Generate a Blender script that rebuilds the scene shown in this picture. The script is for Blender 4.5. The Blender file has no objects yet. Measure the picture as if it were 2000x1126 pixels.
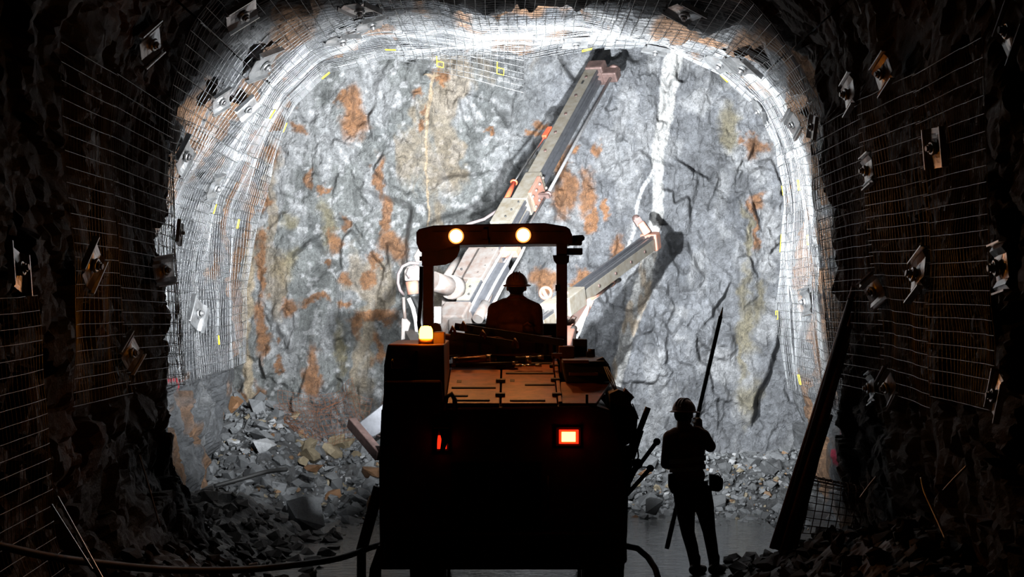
import bpy, math, random
import numpy as np
from mathutils import Vector, Matrix

random.seed(7)
SC = bpy.context.scene
COL = SC.collection

# ------------------------------------------------------------------ camera, world, exposure
FPX, CX, CY, HC = 4500.0, 1000.0, 563.0, 2.97      # focal length and centre in pixels of the 2000x1126 frame, camera height
cam_d = bpy.data.cameras.new('camera')
cam = bpy.data.objects.new('camera', cam_d)
COL.objects.link(cam)
cam.location = (0, 0, HC)
cam.rotation_euler = (math.radians(90), 0, 0)
cam_d.sensor_width = 36.0
cam_d.lens = FPX / 2000.0 * 36.0
cam_d.clip_start, cam_d.clip_end = 0.1, 200
SC.camera = cam
world = bpy.data.worlds.new('world')
SC.world = world
world.use_nodes = True
world.node_tree.nodes['Background'].inputs[0].default_value = (0, 0, 0, 1)
world.node_tree.nodes['Background'].inputs[1].default_value = 0.0
SC.view_settings.view_transform = 'Standard'
SC.view_settings.look = 'None'
SC.view_settings.exposure = 0.0
SC.view_settings.gamma = 1.0
SC.view_settings.use_curve_mapping = False
SC.cycles.use_denoising = True
SC.cycles.max_bounces = 6
SC.cycles.diffuse_bounces = 1
SC.cycles.glossy_bounces = 3
SC.cycles.sample_clamp_indirect = 4.0

FRONT_W = 5900.0      # base power of the forward work lamps and the added low pair
SPOT_B = 1.0
REAR_W = 27.0         # each rear work lamp, aimed down at the deck
FRONT_C = (0.93, 0.97, 1.0)

def P(px, py, Y):
    """world point at depth Y seen at a pixel of the 2000x1126 frame"""
    return Vector(((px - CX) * Y / FPX, Y, HC - (py - CY) * Y / FPX))

# ------------------------------------------------------------------ numpy noise
def _h(ix, iy, iz, s):
    n = (ix.astype(np.int64) * 73856093) ^ (iy.astype(np.int64) * 19349663) ^ (iz.astype(np.int64) * 83492791) ^ (s * 2654435761)
    n = (n ^ (n >> 13)) * 1274126177
    n = n & 0x7fffffff
    n = ((n ^ (n >> 16)) * 668265263) & 0x7fffffff
    n = (n ^ (n >> 15)) & 0xffffff
    return n / float(0x1000000)

def vnoise(p, scale, seed=0):
    q = p / scale
    i = np.floor(q); f = q - i
    f = f * f * (3 - 2 * f)
    ix, iy, iz = i[:, 0], i[:, 1], i[:, 2]
    r = np.zeros(len(p))
    for dx in (0, 1):
        wx = f[:, 0] if dx else 1 - f[:, 0]
        for dy in (0, 1):
            wy = f[:, 1] if dy else 1 - f[:, 1]
            for dz in (0, 1):
                wz = f[:, 2] if dz else 1 - f[:, 2]
                r += wx * wy * wz * _h(ix + dx, iy + dy, iz + dz, seed)
    return r * 2 - 1

def fbm(p, scale, oct=4, seed=0, gain=0.5):
    r = np.zeros(len(p)); a = 1.0; t = 0
    for k in range(oct):
        r += a * vnoise(p, scale, seed + k * 17); t += a
        a *= gain; scale *= 0.5
    return r / t

def worley(p, scale, seed=0):
    """nearest cell: distances F1, F2 (in cells), offset to the cell point and three random numbers of the cell"""
    q = p / scale
    i = np.floor(q)
    F1 = np.full(len(p), 9.0); F2 = np.full(len(p), 9.0)
    best = np.zeros((len(p), 3)); cid = np.zeros((len(p), 3))
    for dx in (-1, 0, 1):
        for dy in (-1, 0, 1):
            for dz in (-1, 0, 1):
                c = i + np.array((dx, dy, dz))
                jit = np.stack([_h(c[:, 0], c[:, 1], c[:, 2], seed + k) for k in (1, 2, 3)], 1)
                d = q - (c + jit)
                D = np.sqrt((d * d).sum(1))
                m = D < F1
                F2 = np.where(m, F1, np.minimum(F2, D))
                F1 = np.where(m, D, F1)
                best[m] = d[m]; cid[m] = c[m]
    rnd = np.stack([_h(cid[:, 0], cid[:, 1], cid[:, 2], seed + k) for k in (11, 12, 13, 14)], 1)
    return F1, F2, best, rnd

def facets(p, scale, seed, tilt=0.5, stretch=(1, 1, 1)):
    """blocky rock relief in 0..~1: each cell a tilted plane at its own height, plus the crack mask"""
    F1, F2, d, r = worley(p * np.array(stretch), scale, seed)
    h = r[:, 0] + tilt * ((r[:, 1] - .5) * d[:, 0] + (r[:, 2] - .5) * d[:, 1] + (r[:, 3] - .5) * d[:, 2]) * 2
    crack = np.clip(1 - (F2 - F1) / 0.07, 0, 1)
    return h, crack, r

def sstep(a, b, x):
    t = np.clip((x - a) / (b - a), 0, 1)
    return t * t * (3 - 2 * t)

# ------------------------------------------------------------------ materials
ALB = 0.31          # overall reflectance of the wet dusty rock
MATS = {}
def pbr(name, color, rough=0.6, metal=0.0, emit=None, estr=0.0, noise=0.0, nscale=12.0, bump=0.0, dirt=None, coat=0.0):
    if name in MATS: return MATS[name]
    m = bpy.data.materials.new(name); MATS[name] = m
    m.use_nodes = True
    nt = m.node_tree; N = nt.nodes; L = nt.links
    b = N['Principled BSDF']
    b.inputs['Base Color'].default_value = (*color, 1)
    b.inputs['Roughness'].default_value = rough
    b.inputs['Metallic'].default_value = metal
    if coat: b.inputs['Coat Weight'].default_value = coat
    if emit:
        b.inputs['Emission Color'].default_value = (*emit, 1)
        b.inputs['Emission Strength'].default_value = estr
    if noise or bump:
        tc = N.new('ShaderNodeTexCoord')
        nz = N.new('ShaderNodeTexNoise'); nz.inputs['Scale'].default_value = nscale; nz.inputs['Detail'].default_value = 6
        nz.inputs['Roughness'].default_value = 0.65
        L.new(tc.outputs['Object'], nz.inputs['Vector'])
        if noise:
            mx = N.new('ShaderNodeMix'); mx.data_type = 'RGBA'
            rp = N.new('ShaderNodeValToRGB')
            rp.color_ramp.elements[0].position = 0.38; rp.color_ramp.elements[1].position = 0.66
            L.new(nz.outputs['Fac'], rp.inputs['Fac'])
            L.new(rp.outputs['Color'], mx.inputs['Factor'])
            d = dirt or tuple(c * (1 - noise) for c in color)
            mx.inputs['A'].default_value = (*color, 1)
            mx.inputs['B'].default_value = (*d, 1)
            L.new(mx.outputs['Result'], b.inputs['Base Color'])
        if bump:
            bp = N.new('ShaderNodeBump'); bp.inputs['Strength'].default_value = bump; bp.inputs['Distance'].default_value = 0.02
            L.new(nz.outputs['Fac'], bp.inputs['Height']); L.new(bp.outputs['Normal'], b.inputs['Normal'])
    return m

def rock_material(name, use_attr=True, color=(.3, .3, .31), nscale=9.0, bump=0.5, rough=(0.5, 0.85), fine=0.5):
    m = bpy.data.materials.new(name); MATS[name] = m
    m.use_nodes = True
    nt = m.node_tree; N = nt.nodes; L = nt.links
    b = N['Principled BSDF']
    tc = N.new('ShaderNodeTexCoord')
    nz = N.new('ShaderNodeTexNoise'); nz.inputs['Scale'].default_value = nscale; nz.inputs['Detail'].default_value = 9; nz.inputs['Roughness'].default_value = 0.72
    L.new(tc.outputs['Object'], nz.inputs['Vector'])
    n2 = N.new('ShaderNodeTexNoise'); n2.inputs['Scale'].default_value = nscale * 5; n2.inputs['Detail'].default_value = 5; n2.inputs['Roughness'].default_value = 0.7
    L.new(tc.outputs['Object'], n2.inputs['Vector'])
    mr = N.new('ShaderNodeMapRange'); mr.inputs['From Min'].default_value = .3; mr.inputs['From Max'].default_value = .7
    mr.inputs['To Min'].default_value = 1 - fine; mr.inputs['To Max'].default_value = 1 + fine
    L.new(nz.outputs['Fac'], mr.inputs['Value'])
    m2 = N.new('ShaderNodeMapRange'); m2.inputs['From Min'].default_value = .3; m2.inputs['From Max'].default_value = .7
    m2.inputs['To Min'].default_value = 1 - fine * .6; m2.inputs['To Max'].default_value = 1 + fine * .6
    L.new(n2.outputs['Fac'], m2.inputs['Value'])
    mu = N.new('ShaderNodeMath'); mu.operation = 'MULTIPLY'
    L.new(mr.outputs['Result'], mu.inputs[0]); L.new(m2.outputs['Result'], mu.inputs[1])
    vm = N.new('ShaderNodeVectorMath'); vm.operation = 'SCALE'
    if use_attr:
        at = N.new('ShaderNodeAttribute'); at.attribute_name = 'Col'
        L.new(at.outputs['Color'], vm.inputs[0])
    else:
        oi = N.new('ShaderNodeObjectInfo')
        mm = N.new('ShaderNodeMix'); mm.data_type = 'RGBA'
        mm.inputs['A'].default_value = (*[c * .7 for c in color], 1); mm.inputs['B'].default_value = (*[c * 1.25 for c in color], 1)
        L.new(oi.outputs['Random'], mm.inputs['Factor']); L.new(mm.outputs['Result'], vm.inputs[0])
    sk = N.new('ShaderNodeMath'); sk.operation = 'MULTIPLY'; sk.inputs[1].default_value = ALB
    L.new(mu.outputs[0], sk.inputs[0]); L.new(sk.outputs[0], vm.inputs['Scale'])
    L.new(vm.outputs['Vector'], b.inputs['Base Color'])
    rr = N.new('ShaderNodeMapRange'); rr.inputs['From Min'].default_value = .35; rr.inputs['From Max'].default_value = .65
    rr.inputs['To Min'].default_value = rough[0]; rr.inputs['To Max'].default_value = rough[1]
    L.new(nz.outputs['Fac'], rr.inputs['Value']); L.new(rr.outputs['Result'], b.inputs['Roughness'])
    ad = N.new('ShaderNodeMath'); ad.operation = 'MULTIPLY_ADD'; ad.inputs[1].default_value = 0.35
    L.new(n2.outputs['Fac'], ad.inputs[0]); L.new(nz.outputs['Fac'], ad.inputs[2])
    bp = N.new('ShaderNodeBump'); bp.inputs['Strength'].default_value = bump; bp.inputs['Distance'].default_value = 0.05
    L.new(ad.outputs[0], bp.inputs['Height']); L.new(bp.outputs['Normal'], b.inputs['Normal'])
    return m

rock_m = rock_material('tunnel_rock', True, nscale=11.0, bump=0.8, fine=.6)
rubble_m = rock_material('rubble_rock', False, (.34, .355, .37), nscale=7, bump=0.4, fine=0.35)
rubble_tan = rock_material('rubble_tan', False, (.60, .48, .30), nscale=7, bump=0.4, fine=0.35)
rubble_rust = rock_material('rubble_rust', False, (.50, .25, .11), nscale=7, bump=0.4, fine=0.4)
rubble_pale = rock_material('rubble_pale', False, (.95, .97, 1.0), nscale=7, bump=0.4, fine=0.3)
rubble_attr = rock_material('rubble_mix', True, nscale=7, bump=0.4, fine=0.35)
muck_m = rock_material('wet_muck', True, nscale=5, bump=0.6, rough=(0.3, 0.7))
wire_m = pbr('galvanised_wire', (.30, .31, .32), 0.40, 0.95)
rust_wire = pbr('rusty_wire', (.22, .09, .045), 0.85, 0.2)
yellow_m = pbr('yellow_tag', (.85, .62, .03), 0.5)
plate_m = pbr('galvanised_plate', (.68, .69, .70), 0.3, 0.9, noise=.35, nscale=14, bump=.15)
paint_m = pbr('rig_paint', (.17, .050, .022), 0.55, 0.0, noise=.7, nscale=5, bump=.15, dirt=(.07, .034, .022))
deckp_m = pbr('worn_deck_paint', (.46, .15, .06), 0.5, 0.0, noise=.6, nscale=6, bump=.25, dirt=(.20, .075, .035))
dark_m = pbr('rig_dark_steel', (.045, .036, .032), 0.55, 0.3, noise=.4, nscale=8, bump=.1)
black_m = pbr('black_rubber', (.012, .012, .012), 0.6)
alu_m = pbr('feed_aluminium', (.18, .168, .145), 0.42, 0.35, noise=.3, nscale=10, dirt=(.13, .11, .08))
alug_m = pbr('feed_side_rail', (.085, .088, .098), 0.33, 0.6, noise=.3, nscale=12)
pale_m = pbr('dusty_pale_paint', (.085, .078, .073), 0.6, 0.05, noise=.35, nscale=8, bump=.15, dirt=(.065, .046, .038))
salmon_m = pbr('dusty_orange_paint', (.20, .075, .048), 0.55, 0.0, noise=.45, nscale=9, dirt=(.13, .09, .072))
red_m = pbr('red_orange_paint', (.5, .08, .035), 0.45, 0.0, noise=.35, nscale=12)
rusty_m = pbr('rusty_steel', (.10, .062, .055), 0.6, 0.4, noise=.5, nscale=14, bump=.2)
chrome_m = pbr('chrome_rod', (.75, .76, .78), 0.18, 1.0)
steel_m = pbr('drill_steel', (.40, .40, .41), 0.35, 0.8, noise=.3, nscale=20)
hose_m = pbr('dusty_hose', (.30, .29, .28), 0.65, 0.0, noise=.4, nscale=20)
whose_m = pbr('pale_hose', (.08, .064, .064), 0.55)
# ------------------------------------------------------------------ object helpers
ORG = {}
def props(o, label=None, cat=None, group=None, kind=None):
    if label: o['label'] = label
    if cat: o['category'] = cat
    if group: o['group'] = group
    if kind: o['kind'] = kind
    return o

def thing(name, loc, label, cat, group=None):
    o = bpy.data.objects.new(name, None)
    o.empty_display_size = 0.2
    COL.objects.link(o); o.location = loc
    ORG[o.name] = Vector(loc)
    return props(o, label, cat, group)

def frame(d, up=(0, 0, 1)):
    d = Vector(d).normalized(); u = Vector(up)
    if abs(d.dot(u)) > 0.98: u = Vector((1, 0, 0))
    s = d.cross(u).normalized(); t = s.cross(d).normalized()
    return d, s, t          # along, side, top

class MB:
    """collects shapes in world coordinates; build() links them as ONE mesh object"""
    def __init__(s): s.v = []; s.f = []; s.sm = []
    def add(s, vs, fs, smooth=False):
        k = len(s.v); s.v.extend(Vector(a) for a in vs)
        s.f.extend(tuple(i + k for i in f) for f in fs); s.sm.extend([smooth] * len(fs)); return s
    def box(s, a, b):
        x0, y0, z0 = a; x1, y1, z1 = b
        x0, x1 = min(x0, x1), max(x0, x1); y0, y1 = min(y0, y1), max(y0, y1); z0, z1 = min(z0, z1), max(z0, z1)
        return s.add([(x0, y0, z0), (x1, y0, z0), (x1, y1, z0), (x0, y1, z0), (x0, y0, z1), (x1, y0, z1), (x1, y1, z1), (x0, y1, z1)],
                     [(0, 3, 2, 1), (4, 5, 6, 7), (0, 1, 5, 4), (1, 2, 6, 5), (2, 3, 7, 6), (3, 0, 4, 7)])
    def pbox(s, x0, y0, x1, y1, Y0, Y1):
        return s.box(P(x0, y1, Y0), Vector((P(x1, y0, Y0).x, Y1, P(x1, y0, Y0).z)))
    def beam(s, a, b, w, h, up=(0, 0, 1), w2=None, h2=None, off=(0, 0)):
        a = Vector(a); b = Vector(b); d, sd, t = frame(b - a, up)
        w2 = w if w2 is None else w2; h2 = h if h2 is None else h2
        vs = []
        for c, ww, hh in ((a, w, h), (b, w2, h2)):
            c = c + sd * off[0] + t * off[1]
            for i, j in ((-1, -1), (1, -1), (1, 1), (-1, 1)):
                vs.append(c + sd * (i * ww / 2) + t * (j * hh / 2))
        return s.add(vs, [(0, 1, 2, 3), (7, 6, 5, 4), (0, 4, 5, 1), (1, 5, 6, 2), (2, 6, 7, 3), (3, 7, 4, 0)])
    def extrude(s, a, b, poly, up=(0, 0, 1)):
        """polygon (side, top) swept from a to b"""
        a = Vector(a); b = Vector(b); d, sd, t = frame(b - a, up); n = len(poly)
        vs = [a + sd * x + t * y for x, y in poly] + [b + sd * x + t * y for x, y in poly]
        fs = [tuple(range(n)), tuple(range(2 * n - 1, n - 1, -1))] + [(i, i + n, (i + 1) % n + n, (i + 1) % n) for i in range(n)]
        return s.add(vs, fs)
    def prism(s, pts, dvec):
        n = len(pts); dvec = Vector(dvec)
        vs = [Vector(p) for p in pts] + [Vector(p) + dvec for p in pts]
        return s.add(vs, [tuple(range(n)), tuple(range(2 * n - 1, n - 1, -1))] + [(i, i + n, (i + 1) % n + n, (i + 1) % n) for i in range(n)])
    def pprism(s, pxs, Y0, Y1):
        return s.prism([P(x, y, Y0) for x, y in pxs], (0, Y1 - Y0, 0))
    def cyl(s, a, b, r, r2=None, n=12, caps=True):
        return s.tube([a, b], [r, r if r2 is None else r2], n, caps)
    def tube(s, pts, r, n=8, caps=True):
        pts = [Vector(p) for p in pts]
        R = r if isinstance(r, (list, tuple)) else [r] * len(pts)
        vs = []; fs = []; prev = None
        for i, p in enumerate(pts):
            d = (pts[min(i + 1, len(pts) - 1)] - pts[max(i - 1, 0)])
            if d.length < 1e-9: d = Vector((0, 0, 1))
            d.normalize()
            if prev is None: _, sd, t = frame(d)
            else:
                sd = (prev - d * prev.dot(d)).normalized(); t = sd.cross(d).normalized()
            prev = sd
            for k in range(n):
                a = 2 * math.pi * k / n
                vs.append(p + sd * (R[i] * math.cos(a)) + t * (R[i] * math.sin(a)))
        for i in range(len(pts) - 1):
            for k in range(n):
                fs.append((i * n + k, i * n + (k + 1) % n, (i + 1) * n + (k + 1) % n, (i + 1) * n + k))
        s.add(vs, fs, True)
        if caps:
            k0 = len(s.v) - len(vs)
            s.f.append(tuple(k0 + i for i in range(n - 1, -1, -1))); s.sm.append(False)
            s.f.append(tuple(k0 + (len(pts) - 1) * n + i for i in range(n))); s.sm.append(False)
        return s
    def ball(s, c, r, nu=12, nv=8, sc=(1, 1, 1)):
        c = Vector(c); vs = []; fs = []
        for j in range(nv + 1):
            th = math.pi * j / nv
            for i in range(nu):
                ph = 2 * math.pi * i / nu
                vs.append(c + Vector((r * sc[0] * math.sin(th) * math.cos(ph), r * sc[1] * math.sin(th) * math.sin(ph), r * sc[2] * math.cos(th))))
        for j in range(nv):
            for i in range(nu):
                fs.append((j * nu + i, j * nu + (i + 1) % nu, (j + 1) * nu + (i + 1) % nu, (j + 1) * nu + i))
        return s.add(vs, fs, True)
    def ring(s, c, axis, r, t, n=20, m=6):
        d, sd, tp = frame(axis)
        pts = [Vector(c) + sd * (r * math.cos(2 * math.pi * k / n)) + tp * (r * math.sin(2 * math.pi * k / n)) for k in range(n + 1)]
        return s.tube(pts, t, m, False)
    def build(s, name, mat, parent=None, bevel=0.0, label=None):
        o0 = Vector((0, 0, 0))
        if parent is not None: o0 = ORG[parent.name]
        me = bpy.data.meshes.new(name)
        me.from_pydata([tuple(v - o0) for v in s.v], [], s.f)
        me.polygons.foreach_set('use_smooth', s.sm)
        me.materials.append(mat if not isinstance(mat, str) else MATS[mat])
        me.update()
        o = bpy.data.objects.new(name, me); COL.objects.link(o)
        ORG[o.name] = o0
        if parent is not None: o.parent = parent
        if bevel:
            m = o.modifiers.new('bevel', 'BEVEL'); m.width = bevel; m.segments = 2; m.limit_method = 'ANGLE'; m.angle_limit = math.radians(40)
        if label: o['label'] = label
        return o

def grid_object(name, V, nu, nv, mat, col=None, flip=False, smooth=False):
    """V: (nu*nv,3) array, row major over u then v"""
    idx = np.arange(nu * nv).reshape(nu, nv)
    q = np.stack([idx[:-1, :-1], idx[1:, :-1], idx[1:, 1:], idx[:-1, 1:]], -1).reshape(-1, 4)
    if flip: q = q[:, ::-1]
    me = bpy.data.meshes.new(name)
    me.vertices.add(len(V)); me.vertices.foreach_set('co', V.astype(np.float32).ravel())
    me.loops.add(q.size); me.loops.foreach_set('vertex_index', q.astype(np.int32).ravel())
    me.polygons.add(len(q)); me.polygons.foreach_set('loop_start', np.arange(0, q.size, 4, dtype=np.int32))
    me.polygons.foreach_set('use_smooth', np.full(len(q), smooth))
    me.update(calc_edges=True)
    if col is not None:
        a = me.color_attributes.new('Col', 'FLOAT_COLOR', 'POINT')
        c4 = np.ones((len(V), 4), np.float32); c4[:, :3] = col
        a.data.foreach_set('color', c4.ravel())
    me.materials.append(mat)
    o = bpy.data.objects.new(name, me); COL.objects.link(o); ORG[o.name] = Vector((0, 0, 0))
    return o

# ------------------------------------------------------------------ the tunnel profile
CZ = 2.6                                     # centre height of the polar profile
PH = np.linspace(-2.42, 2.42, 241)

def station(poly, Y, scale=1.0):
    pts = [P(x, y, Y) for x, y in poly]
    a = np.array([math.atan2(p.x, p.z - CZ) for p in pts])
    r = np.array([math.hypot(p.x, p.z - CZ) for p in pts]) * scale
    # dense resampling along straight segments so corners keep their shape
    A = []; R = []
    for i in range(len(pts) - 1):
        for t in np.linspace(0, 1, 12, endpoint=False):
            q = pts[i].lerp(pts[i + 1], t)
            A.append(math.atan2(q.x, q.z - CZ)); R.append(math.hypot(q.x, q.z - CZ) * scale)
    A.append(a[-1]); R.append(r[-1])
    o = np.argsort(A)
    return np.interp(PH, np.array(A)[o], np.array(R)[o])

S_FACE = [(525, 1250), (505, 1000), (488, 850), (480, 700), (482, 560), (500, 430), (530, 320), (575, 210), (640, 140), (760, 108), (900, 112), (1030, 118), (1160, 100),
          (1290, 104), (1400, 150), (1475, 215), (1508, 290), (1522, 400), (1522, 560), (1525, 700), (1535, 850), (1545, 1000), (1550, 1250)]
S_B = [(430, 1300), (385, 1060), (345, 800), (325, 640), (325, 480), (362, 360), (440, 250), (520, 150), (610, 80), (720, 42), (860, 36), (940, 66), (1040, 64), (1140, 58),
       (1280, 88), (1400, 102), (1480, 138), (1550, 215), (1590, 310), (1605, 480), (1620, 640), (1640, 800), (1655, 1060), (1660, 1300)]
S_C = [(470, 1300), (415, 1000), (374, 900), (352, 700), (340, 440), (336, 300), (342, 180), (385, 50), (440, -25), (560, -60), (800, -40), (1000, -25), (1200, -30), (1400, -40),
       (1460, -5), (1515, 60), (1562, 130), (1585, 210), (1592, 300), (1603, 480), (1615, 640), (1625, 800), (1632, 950), (1645, 1060), (1660, 1300)]
ST = [(-6.0, station(S_C, 24, 1.10)), (14.0, station(S_C, 24, 1.07)), (19.0, station(S_C, 24, 1.10)), (22.6, station(S_C, 24, 1.06)), (24.0, station(S_C, 24)),
      (25.2, station(S_C, 24, 1.04) * .4 + station(S_B, 27, 1.02) * .6), (27.0, station(S_B, 27)), (28.6, station(S_B, 27, 1.0) * .55 + station(S_FACE, 33, 1.0) * .45), (33.0, station(S_FACE, 33)), (34.2, station(S_FACE, 33, 1.04))]
STY = np.array([s[0] for s in ST]); STR = np.stack([s[1] for s in ST])

def base_r(ph, Y):
    """smooth radius of the drive at polar angle ph (0 = roof, negative = left) and depth Y"""
    ph = np.asarray(ph, float); Y = np.asarray(Y, float)
    if ph.ndim > 1: return base_r(ph.ravel(), Y.ravel()).reshape(ph.shape)
    k = np.clip(np.searchsorted(STY, Y, side='right') - 1, 0, len(STY) - 2)
    t = np.clip((Y - STY[k]) / (STY[k + 1] - STY[k]), 0, 1); t = t * t * (3 - 2 * t)
    u = np.clip((ph - PH[0]) / (PH[1] - PH[0]), 0, len(PH) - 1.001); i = u.astype(int); f = u - i
    r0 = STR[k, i] * (1 - f) + STR[k, i + 1] * f
    r1 = STR[k + 1, i] * (1 - f) + STR[k + 1, i + 1] * f
    r = r0 * (1 - t) + r1 * t
    q = np.stack([np.sin(ph) * 3.6, Y, np.cos(ph) * 3.6], -1)
    w = 0.35 + 0.65 * sstep(0, 1.5, np.abs(Y - 24.0))
    return r + w * (0.10 * vnoise(q, 1.5, 3) + 0.05 * vnoise(q, 0.7, 5)) + 0.04

def wall_pt(ph, Y, inset=0.0):
    r = float(base_r(np.array([ph]), np.array([Y]))[0]) - inset
    return Vector((r * math.sin(ph), Y, CZ + r * math.cos(ph)))

def hit(px, py, Y0=13.0, Y1=33.5):
    """polar angle and depth where the sight line of a pixel meets the drive"""
    Y = np.arange(Y0, Y1, 0.02)
    X = (px - CX) * Y / FPX; Z = HC - (py - CY) * Y / FPX
    ph = np.arctan2(X, Z - CZ); r = np.hypot(X, Z - CZ)
    m = np.nonzero(r >= base_r(ph, Y) - 0.04)[0]
    k = m[0] if len(m) else len(Y) - 1
    return float(ph[k]), float(Y[k])

def wall_normal(ph, Y):
    a = wall_pt(ph - .04, Y); b = wall_pt(ph + .04, Y); c = wall_pt(ph, Y - .12); d = wall_pt(ph, Y + .12)
    n = (b - a).cross(d - c).normalized()
    p = wall_pt(ph, Y)
    if n.dot(Vector((0, Y, CZ)) - p) < 0: n = -n
    return n

# ------------------------------------------------------------------ rock relief and colour
def rock_color(p, seed=0, rust=0.25):
    """stone colours of the drive: blue-grey with pale dusty patches, brown rust and olive staining"""
    n1 = fbm(p, 1.1, 4, 40 + seed); n2 = fbm(p, .35, 4, 60 + seed); n3 = fbm(p * np.array((1.6, 1, .55)), .6, 4, 80 + seed)
    n4 = fbm(p * np.array((1.5, 1, .7)), .9, 5, 99 + seed)
    grey = np.stack([.20 + .09 * n1, .21 + .09 * n1, .225 + .09 * n1], 1)
    c = grey * (1 + .5 * n2[:, None])
    pale = sstep(.10, .38, n3)[:, None]
    c = c * (1 - pale * .7) + np.array((.44, .445, .45)) * pale * .7
    ru = sstep(rust, rust + .16, n4)[:, None]
    rc = np.array((.40, .20, .085)) * (1 + .6 * n2[:, None])
    c = c * (1 - ru * .85) + rc * ru * .85
    return c

# tunnel shell: left wall, ceiling, right wall cut out of one relief
YS = np.concatenate([np.arange(-5, 12, 0.6), np.arange(12, 22.5, 0.075), np.arange(22.5, 34.01, 0.026)])
def shell(name, p0, p1, step):
    ph = np.arange(p0, p1 + 1e-6, step)
    A, B = np.meshgrid(ph, YS, indexing='ij'); A = A.ravel(); B = B.ravel()
    r = base_r(A, B)
    p = np.stack([r * np.sin(A), B, CZ + r * np.cos(A)], 1)
    w = p + .12 * np.stack([vnoise(p, .5, 201), vnoise(p, .5, 202), vnoise(p, .5, 203)], 1)
    h1, c1, _ = facets(w, 0.75, 21, .8); h2, c2, r2 = facets(w, 0.26, 33, .8); h3, c3, _ = facets(w, 0.09, 47, .6)
    rough = 0.22 * np.clip(h1, 0, 1.4) + 0.09 * h2 + 0.022 * h3 + 0.05 * c1 + 0.03 * c2
    r2_ = r + np.maximum(rough - .03, -0.02)
    V = np.stack([r2_ * np.sin(A), B, CZ + r2_ * np.cos(A)], 1)
    c = rock_color(p * np.array((1, .8, .8)), 0, .10)
    c = c * (0.75 + .5 * r2[:, :1])
        # paint marks sprayed by the surveyors on the side walls
    px = CX + p[:, 0] * FPX / B; py = CY - (p[:, 2] - HC) * FPX / B
    mk = (np.abs(py - 744 - 6 * vnoise(p, .1, 7)) < 5) & (px > 330) & (px < 386) & (B > 24.6) & (p[:, 0] < 0)
    c[mk] = (.75, .03, .05)
    mk = (np.abs(px - 1628 + 3 * vnoise(p, .12, 8)) < 4) & (py > 820) & (py < 905) & (B > 24.6) & (p[:, 0] > 0)
    c[mk] = (.75, .05, .12)
    o = grid_object(name, V, len(ph), len(YS), rock_m, c)
    o['kind'] = 'structure'
    return o
shell('wall_left', -2.42, -0.80, 0.0095)
shell('ceiling', -0.80, 0.80, 0.0095)
shell('wall_right', 0.80, 2.42, 0.0095)

# ------------------------------------------------------------------ the drilled face at the end of the drive
FY = 33.0
def poly_dist(x, y, pts):
    """distance to a polyline, and its interpolated third value"""
    best = np.full(len(x), 1e9); val = np.zeros(len(x))
    for (x0, y0, w0), (x1, y1, w1) in zip(pts[:-1], pts[1:]):
        dx, dy = x1 - x0, y1 - y0
        t = np.clip(((x - x0) * dx + (y - y0) * dy) / (dx * dx + dy * dy), 0, 1)
        d = np.hypot(x - x0 - t * dx, y - y0 - t * dy)
        m = d < best
        best = np.where(m, d, best); val = np.where(m, w0 + t * (w1 - w0), val)
    return best, val

VEIN = [(1320, 90, 17), (1309, 130, 17), (1303, 175, 16), (1297, 230, 15), (1285, 290, 13), (1283, 330, 11), (1284, 380, 10), (1279, 430, 12), (1269, 480, 13), (1258, 545, 15), (1245, 585, 16), (1228, 635, 15), (1214, 690, 13), (1203, 735, 10), (1196, 790, 6)]
THIN = [(1276, 335, 4), (1250, 375, 3.5), (1240, 410, 3), (1237, 450, 3), (1228, 480, 2.5), (1220, 500, 2)]
TAN1 = [(848, 148, 2.6), (842, 185, 3), (836, 215, 3.2), (833, 260, 2.2), (832, 320, 1.6), (838, 400, 1.4), (840, 450, 1)]
TAN2 = [(830, 148, 1.6), (845, 152, 2.4), (858, 148, 1.6)]
LEFTV = [(478, 420, 8), (486, 520, 11), (482, 600, 12), (478, 680, 10), (486, 760, 9), (500, 830, 10), (505, 900, 8)]
RUST = [(690, 222, 26, 46), (668, 195, 14, 14), (585, 245, 12, 16), (535, 305, 18, 22), (524, 385, 9, 15), (516, 408, 8, 8), (606, 345, 7, 22), (632, 366, 13, 8), (512, 450, 9, 16), (512, 500, 11, 40), (520, 550, 9, 30),
        (678, 440, 8, 22), (650, 470, 12, 24), (742, 350, 9, 42), (748, 430, 12, 40), (768, 485, 24, 34), (735, 520, 10, 20), (572, 592, 17, 18), (620, 588, 26, 9), (677, 545, 13, 13), (722, 552, 14, 20), (677, 590, 12, 10),
        (735, 622, 46, 14), (700, 640, 10, 20), (514, 650, 13, 60), (545, 660, 6, 9), (550, 716, 6, 13), (614, 720, 11, 50), (608, 740, 18, 26), (462, 782, 26, 18), (500, 790, 14, 30), (870, 152, 20, 12), (812, 186, 13, 12),
        (872, 172, 8, 12), (833, 240, 5, 14), (1062, 240, 15, 13), (1040, 262, 18, 8), (1098, 330, 13, 40), (1100, 390, 20, 44), (1145, 380, 20, 42), (1160, 430, 8, 24), (1185, 402, 8, 16), (1120, 292, 14, 12), (1202, 482, 14, 26),
        (1140, 532, 18, 16), (1125, 548, 8, 8), (1480, 290, 22, 20), (1455, 265, 12, 10), (1486, 396, 14, 20), (1470, 440, 6, 40), (1062, 545, 30, 22), (955, 268, 8, 6), (1168, 300, 8, 16), (640, 512, 8, 6), (760, 800, 10, 30), (735, 690, 8, 26)]
OLIVE = [(1425, 250, 18, 40), (1455, 470, 8, 50), (1452, 570, 9, 50), (1462, 640, 14, 50), (1448, 690, 7, 50), (1460, 780, 24, 34), (1482, 590, 12, 40), (640, 430, 16, 40), (1060, 320, 30, 12), (570, 440, 14, 20), (665, 690, 10, 60), (560, 520, 20, 20)]
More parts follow.
